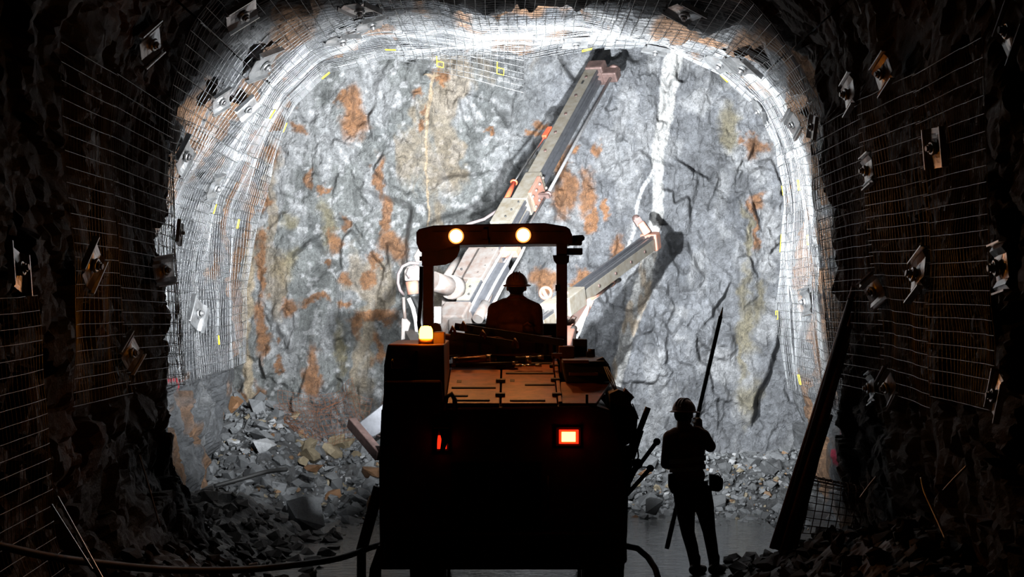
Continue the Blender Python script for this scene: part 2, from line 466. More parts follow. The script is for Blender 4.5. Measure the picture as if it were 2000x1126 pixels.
WHITE = [(990, 235, 20, 46), (985, 330, 14, 40), (545, 345, 24, 26), (565, 300, 20, 30), (620, 210, 16, 22), (600, 180, 14, 20), (780, 330, 10, 16), (865, 325, 10, 16), (1360, 200, 34, 20), (1420, 295, 34, 14), (1470, 330, 28, 30), (1440, 320, 20, 12),
         (1325, 655, 18, 9), (1335, 650, 10, 11), (1330, 600, 12, 10), (960, 500, 40, 60), (1010, 560, 22, 60), (920, 300, 16, 20), (1110, 480, 16, 24), (1400, 160, 40, 16), (700, 300, 8, 8), (720, 275, 8, 12), (580, 420, 16, 22), (585, 380, 14, 10), (1230, 450, 14, 30), (770, 300, 16, 30), (480, 330, 8, 60), (1500, 430, 12, 60), (1490, 520, 12, 60)]
DARK = [(1030, 310, 22, 26), (1010, 340, 14, 30), (1160, 180, 40, 24), (1240, 560, 26, 40), (1250, 640, 30, 50), (1330, 520, 30, 60), (1350, 760, 34, 30), (600, 460, 40, 30), (740, 240, 26, 40), (700, 160, 30, 24), (1225, 380, 18, 40), (1440, 420, 16, 40), (660, 640, 24, 40), (930, 190, 34, 24)]

fx = np.arange(-4.45, 4.45, 0.0175); fz = np.arange(-0.5, 6.9, 0.0175)
A, B = np.meshgrid(fx, fz, indexing='ij'); A = A.ravel(); B = B.ravel()
p = np.stack([A, np.zeros_like(A), B], 1)
w = p + .05 * np.stack([vnoise(p, .45, 301), vnoise(p, .45, 302), vnoise(p, .45, 303)], 1) + .02 * np.stack([vnoise(p, .12, 304), 0 * A, vnoise(p, .12, 306)], 1)
g1, k1, q1 = facets(w, 1.0, 127, .9, (1.25, 1, .7)); g2, k2, q2 = facets(w, .36, 133, .9, (1.4, 1, .75)); g3, k3, q3 = facets(w, .13, 147, .8, (1.2, 1, .8))
px = CX + A * FPX / FY; py = CY - (B - HC) * FPX / FY
wx = px + 26 * fbm(p, .30, 5, 401, .65); wy = py + 36 * fbm(p, .30, 5, 402, .65)
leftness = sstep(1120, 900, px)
g4, k4, q4 = facets(w, .05, 159, .8, (1.2, 1, .9))
hack = sstep(-.15, .25, fbm(p, .9, 3, 317))
crk = np.maximum(1 - np.abs(fbm(w * np.array((1.7, 1, .55)), .55, 4, 381)) / .007, 1 - np.abs(fbm(w * np.array((1.2, 1, .9)), .42, 4, 391)) / .005)
crk = np.clip(crk, 0, 1) * sstep(.15, .3, fbm(p, .5, 3, 395))
def soften(h, n):
    g = h.reshape(len(fx), len(fz)).copy()
    for _ in range(n):
        e = np.pad(g, 1, mode='edge')
        g = (e[:-2, 1:-1] + e[2:, 1:-1] + e[1:-1, :-2] + e[1:-1, 2:] + 2 * e[1:-1, 1:-1]) / 6
    return g.ravel()
step1 = soften(.19 * g1, 8); step2 = soften(.105 * g2 * (.5 + .8 * hack), 2); step3 = soften(.032 * g3 * (.4 + hack), 1)
rel = .34 * fbm(p * np.array((1.3, 1, .6)), 1.7, 3, 311) + step1 + step2 + step3 + .010 * g4 + .03 * fbm(p * np.array((1.5, 1, .7)), .35, 4, 319) - .004 * crk
rel = rel * (1 - .2 * leftness) + .02 * fbm(p * np.array((3, 1, .5)), .3, 3, 315)
rel += .22 * sstep(5.2, 6.4, B) * (1 - sstep(6.0, 6.8, B)) * .4
Vf = np.stack([A, FY - rel, B], 1)
n1 = fbm(p, 1.3, 4, 321); n2 = fbm(p, .30, 5, 331); n3 = fbm(p * np.array((1.5, 1, .8)), .5, 5, 341); n5 = fbm(p, .09, 3, 351)
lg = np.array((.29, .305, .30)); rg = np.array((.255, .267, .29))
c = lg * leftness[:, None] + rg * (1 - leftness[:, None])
c = c * (1 + .25 * n1 + .40 * n2 + .22 * (q2[:, 0] - .5) + .18 * (q3[:, 1] - .5))[:, None]
def blobs(lst, soft=.55):
    m = np.zeros(len(px))
    for cx_, cy_, rx, ry in lst:
        k = np.nonzero((np.abs(wx - cx_) < rx * 1.7) & (np.abs(wy - cy_) < ry * 1.7))[0]
        d = np.hypot((wx[k] - cx_) / rx, (wy[k] - cy_) / ry)
        m[k] = np.maximum(m[k], 1 - sstep(1 - soft * .5, 1 + soft * .5, d))
    return m
m = blobs(DARK, 1.2)[:, None] * .55; c = c * (1 - m) + c * np.array((.50, .52, .55)) * m
m = (np.maximum(sstep(.0, .36, n3) * .7, blobs(WHITE, .9) * sstep(-.5, .15, n2)))[:, None]; c = c * (1 - m) + np.array((.52, .53, .545)) * m
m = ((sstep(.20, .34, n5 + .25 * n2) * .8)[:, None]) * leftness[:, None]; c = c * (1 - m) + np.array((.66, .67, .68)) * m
m = blobs(OLIVE, 1.1)[:, None] * .7; c = c * (1 - m) + np.array((.30, .25, .125)) * (1 + .5 * n2[:, None]) * m
pw_ = p + .35 * np.stack([fbm(p, .5, 4, 362), 0 * A, fbm(p, .5, 4, 363)], 1)
tanw = sstep(.06, .30, fbm(pw_ * np.array((1.6, 1, .5)), .8, 5, 361)) * leftness
m = tanw[:, None] * .6; c = c * (1 - m) + np.array((.44, .33, .20)) * m
m = (blobs(RUST, .7) * sstep(-.75, -.05, n2 + .3))[:, None] * .92
rc = np.array((.42, .185, .065)) * (1 + .45 * n2 + .25 * n1)[:, None]
c = c * (1 - m) + rc * m
d, hw = poly_dist(px + 5 * fbm(p, .15, 3, 371), py, VEIN)
vm_ = sstep(1.12, .88, d / np.maximum(hw, .1))[:, None] * (1 - .25 * sstep(.1, .4, n5))[:, None]
tint = (sstep(465, 540, py) * sstep(.05, .3, fbm(p * np.array((2, 1, .6)), .22, 3, 377) + .1))[:, None]
vc = np.array((.93, .93, .91)) * (1 - tint * .6) + np.array((.60, .40, .19)) * tint * .6
vc = vc * (1 - .22 * sstep(560, 740, py)[:, None])
c = c * (1 - vm_) + vc * vm_
d, hw = poly_dist(px + 3 * fbm(p, .15, 3, 372), py, THIN); m = sstep(1.2, .8, d / np.maximum(hw, .1))[:, None]; c = c * (1 - m) + np.array((.85, .86, .87)) * m
for L_ in (TAN1, TAN2):
    d, hw = poly_dist(px + 4 * fbm(p, .15, 3, 373), py, L_); m = sstep(1.2, .8, d / np.maximum(hw, .1))[:, None]; c = c * (1 - m) + np.array((.72, .55, .36)) * m
d, hw = poly_dist(px + 9 * fbm(p, .12, 3, 374), py, LEFTV); m = sstep(1.3, .6, d / np.maximum(hw, .1))[:, None] * .85
c = c * (1 - m) + (np.array((.66, .52, .34)) * (1 + .5 * n5[:, None])) * m
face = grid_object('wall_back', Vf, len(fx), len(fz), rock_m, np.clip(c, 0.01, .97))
face['kind'] = 'structure'
face_rel = rel.reshape(len(fx), len(fz))
def face_y(x, z):
    i = int(min(max((x + 4.45) / .0175, 0), len(fx) - 1)); j = int(min(max((z + .5) / .0175, 0), len(fz) - 1))
    return FY - float(face_rel[i, j])

# ------------------------------------------------------------------ floor and muck heaps
def floor_z(x, y):
    """height of the drive floor with the rubble heap at the face and the banks along the walls"""
    x = np.asarray(x, float); y = np.asarray(y, float)
    p = np.stack([x, y, np.zeros_like(x)], 1)
    z = -.05 + .05 * fbm(p, 1.2, 3, 501)
    # heap in front of the face, higher on the left
    toe = 29.2 + .7 * sstep(-1.5, 1.2, x) + .3 * vnoise(p, .8, 503)
    top = .95 - .30 * sstep(-1.0, 1.0, x) + .15 * vnoise(p, 1.0, 504)
    z = z + top * sstep(0, 1, (y - toe) / (32.6 - toe))
    # bank of muck along the right wall, close to the camera, and a low one along the left
    z = z + (.70 * sstep(1.9, 3.3, x) * sstep(25.5, 22.0, y) * (1 + .25 * vnoise(p, .7, 505)))
    z = z + (.45 * sstep(-2.3, -3.4, x) * (1 + .3 * vnoise(p, .7, 506)))
    return z

gx = np.arange(-4.8, 4.8, 0.05); gy = np.concatenate([np.arange(-5, 14, .5), np.arange(14, 34, 0.05)])
A, B = np.meshgrid(gx, gy, indexing='ij'); A = A.ravel(); B = B.ravel()
z = floor_z(A, B)
p = np.stack([A, B, z], 1)
h1, c1, r1 = facets(p, .22, 611, .9); h2, c2, r2 = facets(p, .08, 622, .8)
dry = sstep(-.02, .12, z)
z2 = z + (.07 * h1 + .025 * h2 - .05) * dry
c = np.array((.155, .16, .165)) * (0.6 + .8 * r1[:, :1]) * (1 + .4 * fbm(p, .5, 3, 633)[:, None])
c = c * (1 - .25 * (1 - dry[:, None]))
fl = grid_object('floor', np.stack([A, B, z2], 1), len(gx), len(gy), muck_m, np.clip(c, .02, .9))
fl['kind'] = 'structure'

# standing water in front of the heap
wm = bpy.data.materials.new('muddy_water'); MATS['water'] = wm; wm.use_nodes = True
b = wm.node_tree.nodes['Principled BSDF']
b.inputs['Base Color'].default_value = (.09, .095, .095, 1); b.inputs['Roughness'].default_value = .10; b.inputs['IOR'].default_value = 1.33
tc = wm.node_tree.nodes.new('ShaderNodeTexCoord'); mp = wm.node_tree.nodes.new('ShaderNodeMapping'); mp.inputs['Scale'].default_value = (1.2, 4.5, 1)
nz = wm.node_tree.nodes.new('ShaderNodeTexNoise'); nz.inputs['Scale'].default_value = 3.0; nz.inputs['Detail'].default_value = 3
bp = wm.node_tree.nodes.new('ShaderNodeBump'); bp.inputs['Strength'].default_value = .8; bp.inputs['Distance'].default_value = .03
for a_, b_ in ((tc.outputs['Object'], mp.inputs['Vector']), (mp.outputs['Vector'], nz.inputs['Vector']), (nz.outputs['Fac'], bp.inputs['Height']), (bp.outputs['Normal'], b.inputs['Normal'])):
    wm.node_tree.links.new(a_, b_)
wv = MB().add([(-3.2, 17, 0), (3.25, 17, 0), (3.25, 30.6, 0), (-3.2, 30.6, 0)], [(0, 1, 2, 3)])
wat = wv.build('puddle', wm)
props(wat, 'shallow muddy puddle on the tunnel floor around the walking worker', 'puddle')
# ------------------------------------------------------------------ welded wire mesh sheets
def wires_from_grid(G, N, r, sides=3, cross=True):
    """tubes along both directions of a node grid G (nu,nv,3) with surface normals N"""
    nu, nv, _ = G.shape
    allv = []; allf = []; k = 0
    for mode in (0, 1) if cross else (0,):
        g = G if mode == 0 else np.swapaxes(G, 0, 1)
        n = N if mode == 0 else np.swapaxes(N, 0, 1)
        a, b, _ = g.shape
        t = np.gradient(g, axis=1); t /= np.linalg.norm(t, axis=2, keepdims=True) + 1e-9
        s = np.cross(t, n); s /= np.linalg.norm(s, axis=2, keepdims=True) + 1e-9
        c = g + n * (r * (.8 if mode == 0 else -.8))
        V = np.stack([c + r * (math.cos(2 * math.pi * i / sides) * n + math.sin(2 * math.pi * i / sides) * s) for i in range(sides)], 2)
        idx = np.arange(a * b * sides).reshape(a, b, sides) + k
        for i in range(sides):
            j = (i + 1) % sides
            allf.append(np.stack([idx[:, :-1, i], idx[:, :-1, j], idx[:, 1:, j], idx[:, 1:, i]], -1).reshape(-1, 4))
        allv.append(V.reshape(-1, 3)); k += a * b * sides
    return np.concatenate(allv), np.concatenate(allf)

def quads_object(name, V, q, mat, parent=None, smooth=True, col=None):
    o0 = ORG[parent.name] if parent is not None else Vector((0, 0, 0))
    me = bpy.data.meshes.new(name)
    V = V - np.array(o0)
    m = q.shape[1]
    me.vertices.add(len(V)); me.vertices.foreach_set('co', V.astype(np.float32).ravel())
    me.loops.add(q.size); me.loops.foreach_set('vertex_index', q.astype(np.int32).ravel())
    me.polygons.add(len(q)); me.polygons.foreach_set('loop_start', np.arange(0, q.size, m, dtype=np.int32))
    me.polygons.foreach_set('use_smooth', np.full(len(q), smooth))
    me.update(calc_edges=True)
    if col is not None:
        a = me.color_attributes.new('Col', 'FLOAT_COLOR', 'POINT')
        c4 = np.ones((len(V), 4), np.float32); c4[:, :3] = col
        a.data.foreach_set('color', c4.ravel())
    me.materials.append(mat)
    o = bpy.data.objects.new(name, me); COL.objects.link(o); ORG[o.name] = o0
    if parent is not None: o.parent = parent
    return o

SHEETS = []
WR = 0.0038
def sheet_pts(ph, Y, off, seed):
    q = np.stack([np.sin(ph) * 3.8, Y, np.cos(ph) * 3.8], -1)
    sh = ph.shape
    f = lambda s, k: vnoise(q.reshape(-1, 3), s, k).reshape(sh)
    r = base_r(ph, Y) - off - .03 - .035 * f(.8, 700 + seed) - .012 * f(.3, 730 + seed)
    return np.stack([r * np.sin(ph), Y, CZ + r * np.cos(ph)], -1)

def mesh_sheet(p0, p1, Y0, Y1, label, off, seed, step=0.12, group='wire mesh sheets'):
    nu = max(4, int(round((p1 - p0) * 3.85 / step))) + 1; nv = int(round((Y1 - Y0) / step)) + 1
    ph = np.linspace(p0, p1, nu); yy = np.linspace(Y0, Y1, nv)
    A, B = np.meshgrid(ph, yy, indexing='ij')
    A = A + .01 * math.sin(seed * 1.7) * (B - Y0) / 2.4
    G = sheet_pts(A, B, off, seed)
    N = np.stack([-np.sin(A), 0 * A, -np.cos(A)], -1)
    c = Vector(G[nu // 2, nv // 2])
    root = thing('wire_mesh_sheet', c, label, 'wire mesh', group)
    V, q = wires_from_grid(G, N, WR)
    quads_object('wire_grid', V, q, wire_m, root)['kind'] = 'stuff'
    SHEETS.append((root, p0, p1, Y0, Y1, ph, yy, G, N))
    return root

pos = [('low left wall', -1.755, -1.02), ('left roof shoulder', -1.05, -.36), ('middle of the roof', -.39, .36), ('right roof shoulder', .33, 1.06), ('low right wall', 1.03, 1.83)]
rings = [('where the lit drive begins', 23.9, 26.4, .0), ('second ring into the light', 26.25, 28.75, .012), ('third ring of the lit drive', 28.6, 31.1, .0), ('last ring beside the rock face', 30.95, 32.75, .012)]
k = 0
for rn, Y0, Y1, off in rings:
    for pn, a0, a1 in pos:
        k += 1
        y1 = Y1 + {0: -.1, 1: .1, 2: -.15, 3: 0, 4: .1}[k % 5] if Y1 > 32 else Y1
        mesh_sheet(a0, a1, Y0, y1, 'wire mesh sheet on the %s, %s' % (pn, rn), off + .014 * (k % 2), k)
near = [('left', -1.72, -1.0, 22.0, 24.05, 'closest to the lit opening'), ('left', -1.74, -1.0, 19.7, 22.1, 'third back from the lit opening'), ('left', -2.25, -1.5, 15.0, 18.2, 'reaching the floor at the picture edge'),
        ('right', 1.0, 1.75, 21.9, 24.0, 'closest to the lit opening'), ('right', 1.0, 1.75, 19.5, 22.0, 'behind the square bolt plates'), ('right', 1.0, 1.72, 16.8, 19.6, 'at the picture edge')]
for sd, a0, a1, Y0, Y1, t in near:
    k += 1
    mesh_sheet(a0, a1, Y0, Y1, 'dim wire mesh on the dark %s wall, %s' % (sd, t), .0 + .012 * (k % 2), k)

# the loose end of a roof sheet hanging in front of the face
def hang_sheet():
    nu, nv = 20, 9
    TL, TR, BR, BL = P(770, 52, 31.4), P(1026, 80, 31.6), P(1022, 178, 31.9), P(776, 126, 31.9)
    G = np.zeros((nu, nv, 3))
    for i in range(nu):
        for j in range(nv):
            a = i / (nu - 1); b_ = j / (nv - 1)
            q = (TL * (1 - a) + TR * a) * (1 - b_) + (BL * (1 - a) + BR * a) * b_
            q = q + Vector((0, .06 * math.sin(a * 5 + b_ * 2), .02 * math.sin(a * 4)))
            G[i, j] = q
    N = np.zeros_like(G); N[..., 1] = -1
    root = thing('wire_mesh_sheet', TL, 'loose flat corner of wire mesh hanging from the roof in front of the rock face', 'wire mesh')
    V, q = wires_from_grid(G, N, WR * 1.15)
    quads_object('wire_grid', V, q, wire_m, root)['kind'] = 'stuff'
    m = MB()
    for (i, j) in ((6, 6), (15, 5)):
        m.tube([G[i, j], G[i + 1, j], G[i + 1, j + 1], G[i, j + 1], G[i, j]], .008, 5)
        m.tube([G[i, j], G[i, j - 1]], .008, 5)
        m.build('yellow_tag', yellow_m, root, label='yellow painted mesh cell'); m = MB()
hang_sheet()

for px_, py_ in [(732, 98), (625, 145), (520, 245), (560, 265), (408, 433), (457, 460), (425, 680), (1120, 113), (1253, 115), (1392, 152), (1523, 345), (1560, 330), (1525, 465), (1580, 450), (1510, 455), (1517, 590), (1562, 722)]:
    a, Y = hit(px_, py_)
    for root, p0, p1, Y0, Y1, ph, yy, G, N in SHEETS:
        if p0 <= a <= p1 and Y0 <= min(Y, 32.6) <= Y1:
            i = min(int(np.searchsorted(ph, a)), len(ph) - 2); j = min(int(np.searchsorted(yy, Y)), len(yy) - 2)
            n = N[i, j] * .006
            MB().tube([G[i, j] + n, G[i + 1, j] + n, G[i + 1, j + 1] + n, G[i, j + 1] + n, G[i, j] + n], .0055, 5).build('yellow_tag', yellow_m, root, label='yellow painted mesh cell')
            break

# ------------------------------------------------------------------ rock bolt plates
def plate_meshes():
    s = .15
    a = MB()           # pressed square plate: dished centre, two bent flanges
    n = 9; vs = []; fs = []
    for i in range(n):
        for j in range(n):
            x = -s + 2 * s * i / (n - 1); y = -s + 2 * s * j / (n - 1)
            r = math.hypot(x, y)
            z = .012 + .030 * math.exp(-(r / .07) ** 2) + (.028 if abs(abs(y) - s * .75) < .01 else 0)
            vs.append((x, y, z))
    for i in range(n - 1):
        for j in range(n - 1): fs.append((i * n + j, (i + 1) * n + j, (i + 1) * n + j + 1, i * n + j + 1))
    a.add(vs, fs)
    a.add([(v[0], v[1], v[2] - .006) for v in vs], [f[::-1] for f in fs])
    rims = []
    for sg in (-1, 1):
        rims.append(MB().beam((-s, sg * s, .03), (s, sg * s, .03), .012, .05))
    d = MB().ring((0, 0, .048), (0, 0, 1), .042, .014, 16, 6)
    bt = MB().cyl((0, 0, .03), (0, 0, .10), .021, n=10)
    wsh = MB().ring((0, 0, .075), (0, 0, 1), .026, .008, 12, 6)
    out = []
    for mb, nm, mt in ((a, 'plate', plate_m), (rims[0], 'flange', plate_m), (rims[1], 'flange', plate_m), (d, 'dome_ring', plate_m), (bt, 'bolt_end', steel_m), (wsh, 'collar', steel_m)):
        me = bpy.data.meshes.new(nm); me.from_pydata([tuple(v) for v in mb.v], [], mb.f)
        me.polygons.foreach_set('use_smooth', mb.sm); me.materials.append(mt); me.update()
        out.append((nm, me))
    return out
PLM = plate_meshes()
PL = [(722, 36, 20, 'bright plate at the top of the left roof shoulder', 1.1), (664, 68, 50, 'shiny dented plate just below the topmost left one', 1.1), (508, 118, 55, 'large dull plate high on the dim left shoulder', 1.35), (425, 192, 40, 'small tilted plate on the dim left shoulder', .9),
      (476, 206, 10, 'bright plate beside the small tilted one on the left shoulder', .95), (350, 300, 30, 'shiny plate half hidden by the dark left wall edge', 1.2), (410, 362, 75, 'narrow bright plate on the upper left wall mesh', 1.1), (376, 612, 30, 'crumpled bright plate low on the left wall mesh', 1.2),
      (340, 452, 10, 'glaring plate edge at the black left wall silhouette', .8), (1126, 74, 5, 'bright plate in the middle of the roof ridge', 1.1), (1284, 90, 10, 'plate in the roof mesh above the white vein', 1.1), (1412, 118, 25, 'grey plate on the right roof shoulder', 1.15),
      (1458, 122, 35, 'larger grey plate next to the right roof shoulder one', 1.2), (1342, 16, 30, 'white slotted plate at the top edge of the picture', 1.2), (1490, 212, 60, 'plate with a bright edge on the right shoulder mesh', .95), (1556, 238, 70, 'plate with a dark hole on the upper right wall', .95),
      (1583, 588, 85, 'tall narrow plate halfway down the lit right wall', 1.1), (1597, 245, 10, 'grey plate on the black edge of the right wall', .8), (700, 8, 60, 'dim plate at the very top of the left roof', 1.2), (465, 18, 20, 'dark wide plate at the top left of the roof', 1.3),
      (1735, 140, 60, 'dim upper plate on the dark right wall', 1.0), (1705, 330, 80, 'grey crooked plate on the dark right wall', 1.0), (1717, 566, 75, 'glinting plate left of the biggest one on the dark right wall', 1.0), (1805, 537, 65, 'biggest glinting plate on the dark right wall', 1.25),
      (1970, 520, 85, 'glinting plate at the right picture edge', 1.15), (1712, 758, 80, 'dull plate low on the dark right wall', 1.0), (1746, 757, 60, 'orange glinting tilted plate low on the dark right wall', 1.05), (1962, 775, 20, 'faint plate low at the right picture edge', 1.0),
      (1840, 285, 0, 'nearly black plate high on the dark right wall', 1.1), (1990, 55, 40, 'plate glinting at the top right picture corner', 1.1), (168, 515, 35, 'dim reddish plate on the dark left wall', 1.2), (311, 527, 85, 'grey faint plate near the lit opening on the left wall', 1.0),
      (245, 690, 50, 'dim plate low on the dark left wall', 1.0), (20, 525, 20, 'almost black round-lit plate at the left picture edge', 1.1), (285, 80, 50, 'reddish plate high on the dark left wall', 1.2), (1668, 180, 70, 'long grey plate close to the top of the black right wall', 1.1)]
for i, (x, y, rot, lab, sc) in enumerate(PL):
    a, Y = hit(x, y); Y = min(Y, 32.4)
    n = wall_normal(a, Y)
    rr = random.Random(i)
    n = (n + Vector((rr.uniform(-.2, .2), rr.uniform(-.3, .0), rr.uniform(-.15, .15)))).normalized()
    d, s, t = frame(n, (0, 1, 0))
    ca, sa = math.cos(math.radians(rot)), math.sin(math.radians(rot))
    X = s * ca + t * sa; Yv = d.cross(X)
    M = Matrix(((X.x, Yv.x, d.x), (X.y, Yv.y, d.y), (X.z, Yv.z, d.z))).to_4x4()
    o = bpy.data.objects.new('rock_bolt_plate', None); o.empty_display_size = .1; COL.objects.link(o)
    o.matrix_world = Matrix.Translation(wall_pt(a, Y, .075)) @ M @ Matrix.Scale(sc, 4)
    props(o, lab, 'bolt plate', 'rock bolt plates')
    for nm, me in PLM:
        c_ = bpy.data.objects.new(nm, me); COL.objects.link(c_); c_.parent = o

# ------------------------------------------------------------------ broken rock heap
import bmesh
def hull_mesh(seed, pts=13, flat=1.0):
    rr = random.Random(seed); bm = bmesh.new()
    for _ in range(pts):
        v = Vector((rr.gauss(0, 1), rr.gauss(0, 1), rr.gauss(0, 1))).normalized() * rr.uniform(.8, 1.0)
        v.x *= rr.uniform(.85, 1.15)
        bm.verts.new((v.x * .5, v.y * .42, v.z * .34 * flat))
    r = bmesh.ops.convex_hull(bm, input=bm.verts)
    bmesh.ops.delete(bm, geom=[g for g in r['geom_interior'] if isinstance(g, bmesh.types.BMVert)], context='VERTS')
    bmesh.ops.triangulate(bm, faces=bm.faces)
    me = bpy.data.meshes.new('rock'); bm.to_mesh(me); bm.free()
    return me
HULLS = [hull_mesh(s, 12 + s % 5, .8 + .12 * (s % 4)) for s in range(16)]
HM = {}
def rock_mesh(i, mat):
    k = (i, mat.name)
    if k not in HM:
        me = HULLS[i].copy(); me.materials.clear(); me.materials.append(mat); HM[k] = me
    return HM[k]
def rock_words(px_, y, size, right):
    """where on its heap a rock lies and how big it looks, so that labels tell rocks apart"""
    s = 'large' if size > (.22 if right else .33) else ('middling' if size > (.15 if right else .22) else 'small')
    h = 'near the top of' if y > 31.6 else ('halfway up' if y > 30.3 else 'at the foot of')
    if right: w = 'beside the rig' if px_ < 1320 else ('behind the worker' if px_ < 1430 else 'near the leaning pipes')
    else: w = 'by the left wall' if px_ < 480 else ('below the wire tangle' if px_ < 640 else 'next to the rig')
    return s, h, w
def put_rock(x, y, size, mat, lab, group, rr, dz=0.0):
    z = float(floor_z([x], [y])[0])
    o = bpy.data.objects.new('broken_rock', rock_mesh(rr.randrange(16), mat)); COL.objects.link(o)
    o.location = (x, y, z + size * .16 + dz)
    o.scale = (size, size * rr.uniform(.8, 1.1), size * rr.uniform(.8, 1.15))
    o.rotation_euler = (rr.uniform(-.7, .7), rr.uniform(-.7, .7), rr.uniform(0, 6.28))
    return props(o, lab, 'rock', group)
rr = random.Random(99)
cnt = 0
while cnt < 165:                      # coarse heap left of the rig
    y = rr.uniform(28.6, 32.6); px_ = rr.uniform(372, 750); x = (px_ - CX) * y / FPX
    u = rr.random(); s = rr.uniform(.14, .34) if u < .8 else rr.uniform(.32, .5)
    v = rr.random(); warm = 560 < px_ < 700 and y > 30.6
    if warm and v < .45: m, l, g = rubble_tan, 'tan broken rock in the coarse heap left of the drill rig', 'tan rocks left of the rig'
    elif v < .05: m, l, g = rubble_rust, 'rust-stained broken rock in the coarse heap left of the drill rig', 'rusty rocks left of the rig'
    else: m, l, g = rubble_m, 'angular grey broken rock in the coarse heap left of the drill rig', 'grey rocks left of the rig'
    a_, h_, w_ = rock_words(px_, y, s, False); kind = l.split(' broken')[0]
    put_rock(x, y, s, m, '%s %s rock %s the coarse heap, %s' % (a_, kind, h_, w_), g, rr); cnt += 1
cnt = 0
while cnt < 125:                      # finer heap right of the rig
    y = rr.uniform(29.6, 32.6); px_ = rr.uniform(1215, 1570); x = (px_ - CX) * y / FPX
    s = rr.uniform(.10, .24) if rr.random() < .85 else rr.uniform(.24, .42)
    v = rr.random()
    if px_ < 1310 and v < .16: m, l, g = rubble_rust, 'orange-stained broken rock in the finer heap beside the walking worker', 'orange rocks right of the rig'
    elif v < .07: m, l, g = rubble_pale, 'pale broken rock in the finer heap right of the drill rig', 'pale rocks right of the rig'
    else: m, l, g = rubble_m, 'grey broken rock in the finer heap right of the drill rig', 'grey rocks right of the rig'
    a_, h_, w_ = rock_words(px_, y, s, True); kind = l.split(' broken')[0]
    put_rock(x, y, s, m, '%s %s rock %s the finer heap, %s' % (a_, kind, h_, w_), g, rr); cnt += 1
def special_rock(px_, py_, Y, size, mat, lab, idx, rot):
    p_ = P(px_, py_, Y)
    o = bpy.data.objects.new('broken_rock', rock_mesh(idx, mat)); COL.objects.link(o)
    o.location = p_; o.scale = (size, size, size); o.rotation_euler = rot
    props(o, lab, 'rock')
special_rock(520, 868, 30.6, .42, rubble_pale, 'big white-faced rock standing on the coarse grey heap', 3, (.9, .3, 1.0))
special_rock(460, 865, 31.0, .26, rubble_pale, 'smaller whitish rock left of the big white-faced one', 5, (.4, .2, .6))
special_rock(600, 1000, 28.4, .72, rubble_m, 'large dark boulder at the shaded foot of the left heap', 7, (.1, .1, .3))
special_rock(650, 880, 30.9, .34, rubble_tan, 'largest tan rock below the rusty wire tangle', 9, (.2, .5, .2))
special_rock(610, 905, 30.2, .36, rubble_rust, 'orange-brown stained rock in the middle of the left heap', 2, (.2, .2, .9))
special_rock(1278, 990, 29.6, .36, rubble_m, 'large grey boulder at the water edge beside the rig', 11, (.1, .2, .2))
special_rock(1262, 925, 30.4, .26, rubble_rust, 'reddish rock on the heap just right of the rig', 4, (.1, .2, .7))

def scatter_stuff(name, n, fx_, smin, smax, colf, label, seed):
    """fine broken rock nobody could count: one joined mesh"""
    r = np.random.RandomState(seed)
    Vs = []; Fs = []; Cs = []; k0 = 0
    hv = []
    for me in HULLS:
        v = np.array([tuple(q.co) for q in me.vertices]); f = np.array([tuple(t.vertices) for t in me.polygons]); hv.append((v, f))
    x, y = fx_(r, n); z = floor_z(x, y)
    for i in range(n):
        v, f = hv[r.randint(16)]
        s = smin + (smax - smin) * r.rand() ** 2.2
        a, b_, c_ = r.uniform(0, 6.28), r.uniform(-.8, .8), r.uniform(-.8, .8)
        Rz = np.array(((math.cos(a), -math.sin(a), 0), (math.sin(a), math.cos(a), 0), (0, 0, 1)))
        Rx = np.array(((1, 0, 0), (0, math.cos(b_), -math.sin(b_)), (0, math.sin(b_), math.cos(b_))))
        Ry = np.array(((math.cos(c_), 0, math.sin(c_)), (0, 1, 0), (-math.sin(c_), 0, math.cos(c_))))
        V = (v * s) @ (Rz @ Rx @ Ry).T + np.array((x[i], y[i], z[i] + s * .18))
        Vs.append(V); Fs.append(f + k0); k0 += len(V)
        Cs.append(np.repeat(colf(r)[None], len(V), 0))
    o = quads_object(name, np.concatenate(Vs), np.concatenate(Fs), rubble_attr, smooth=False, col=np.concatenate(Cs))
    props(o, label, 'rubble', None, 'stuff')
def heap_xy(r, n):
    y = 28.8 + 4.0 * r.rand(n) ** .8
    px_ = np.where(r.rand(n) < .45, 365 + 400 * r.rand(n), 1190 + 390 * r.rand(n))
    return (px_ - CX) * y / FPX, y
def heap_col(r):
    u = r.rand(); b_ = np.array((.33, .345, .36)) * r.uniform(.65, 1.4)
    if u < .06: b_ = np.array((.85, .86, .88))
    elif u < .10: b_ = np.array((.5, .3, .16))
    elif u < .15: b_ = np.array((.6, .5, .34))
    return b_
scatter_stuff('rubble_fines', 4200, heap_xy, .04, .16, heap_col, 'fine broken rock and gravel filling the heap at the foot of the face', 5)
def bank_xy(r, n):
    right = r.rand(n) < .6
    y = 16 + 9.5 * r.rand(n)
    x = np.where(right, 2.25 + 1.4 * r.rand(n) ** .8, -3.6 + 1.6 * r.rand(n))
    y = np.where(right, y, y + 2.5)
    return x, y
scatter_stuff('muck_bank', 1300, bank_xy, .05, .30, lambda r: np.array((.14, .13, .125)) * r.uniform(.6, 1.3), 'dark wet muck and stones banked along both tunnel walls', 6)

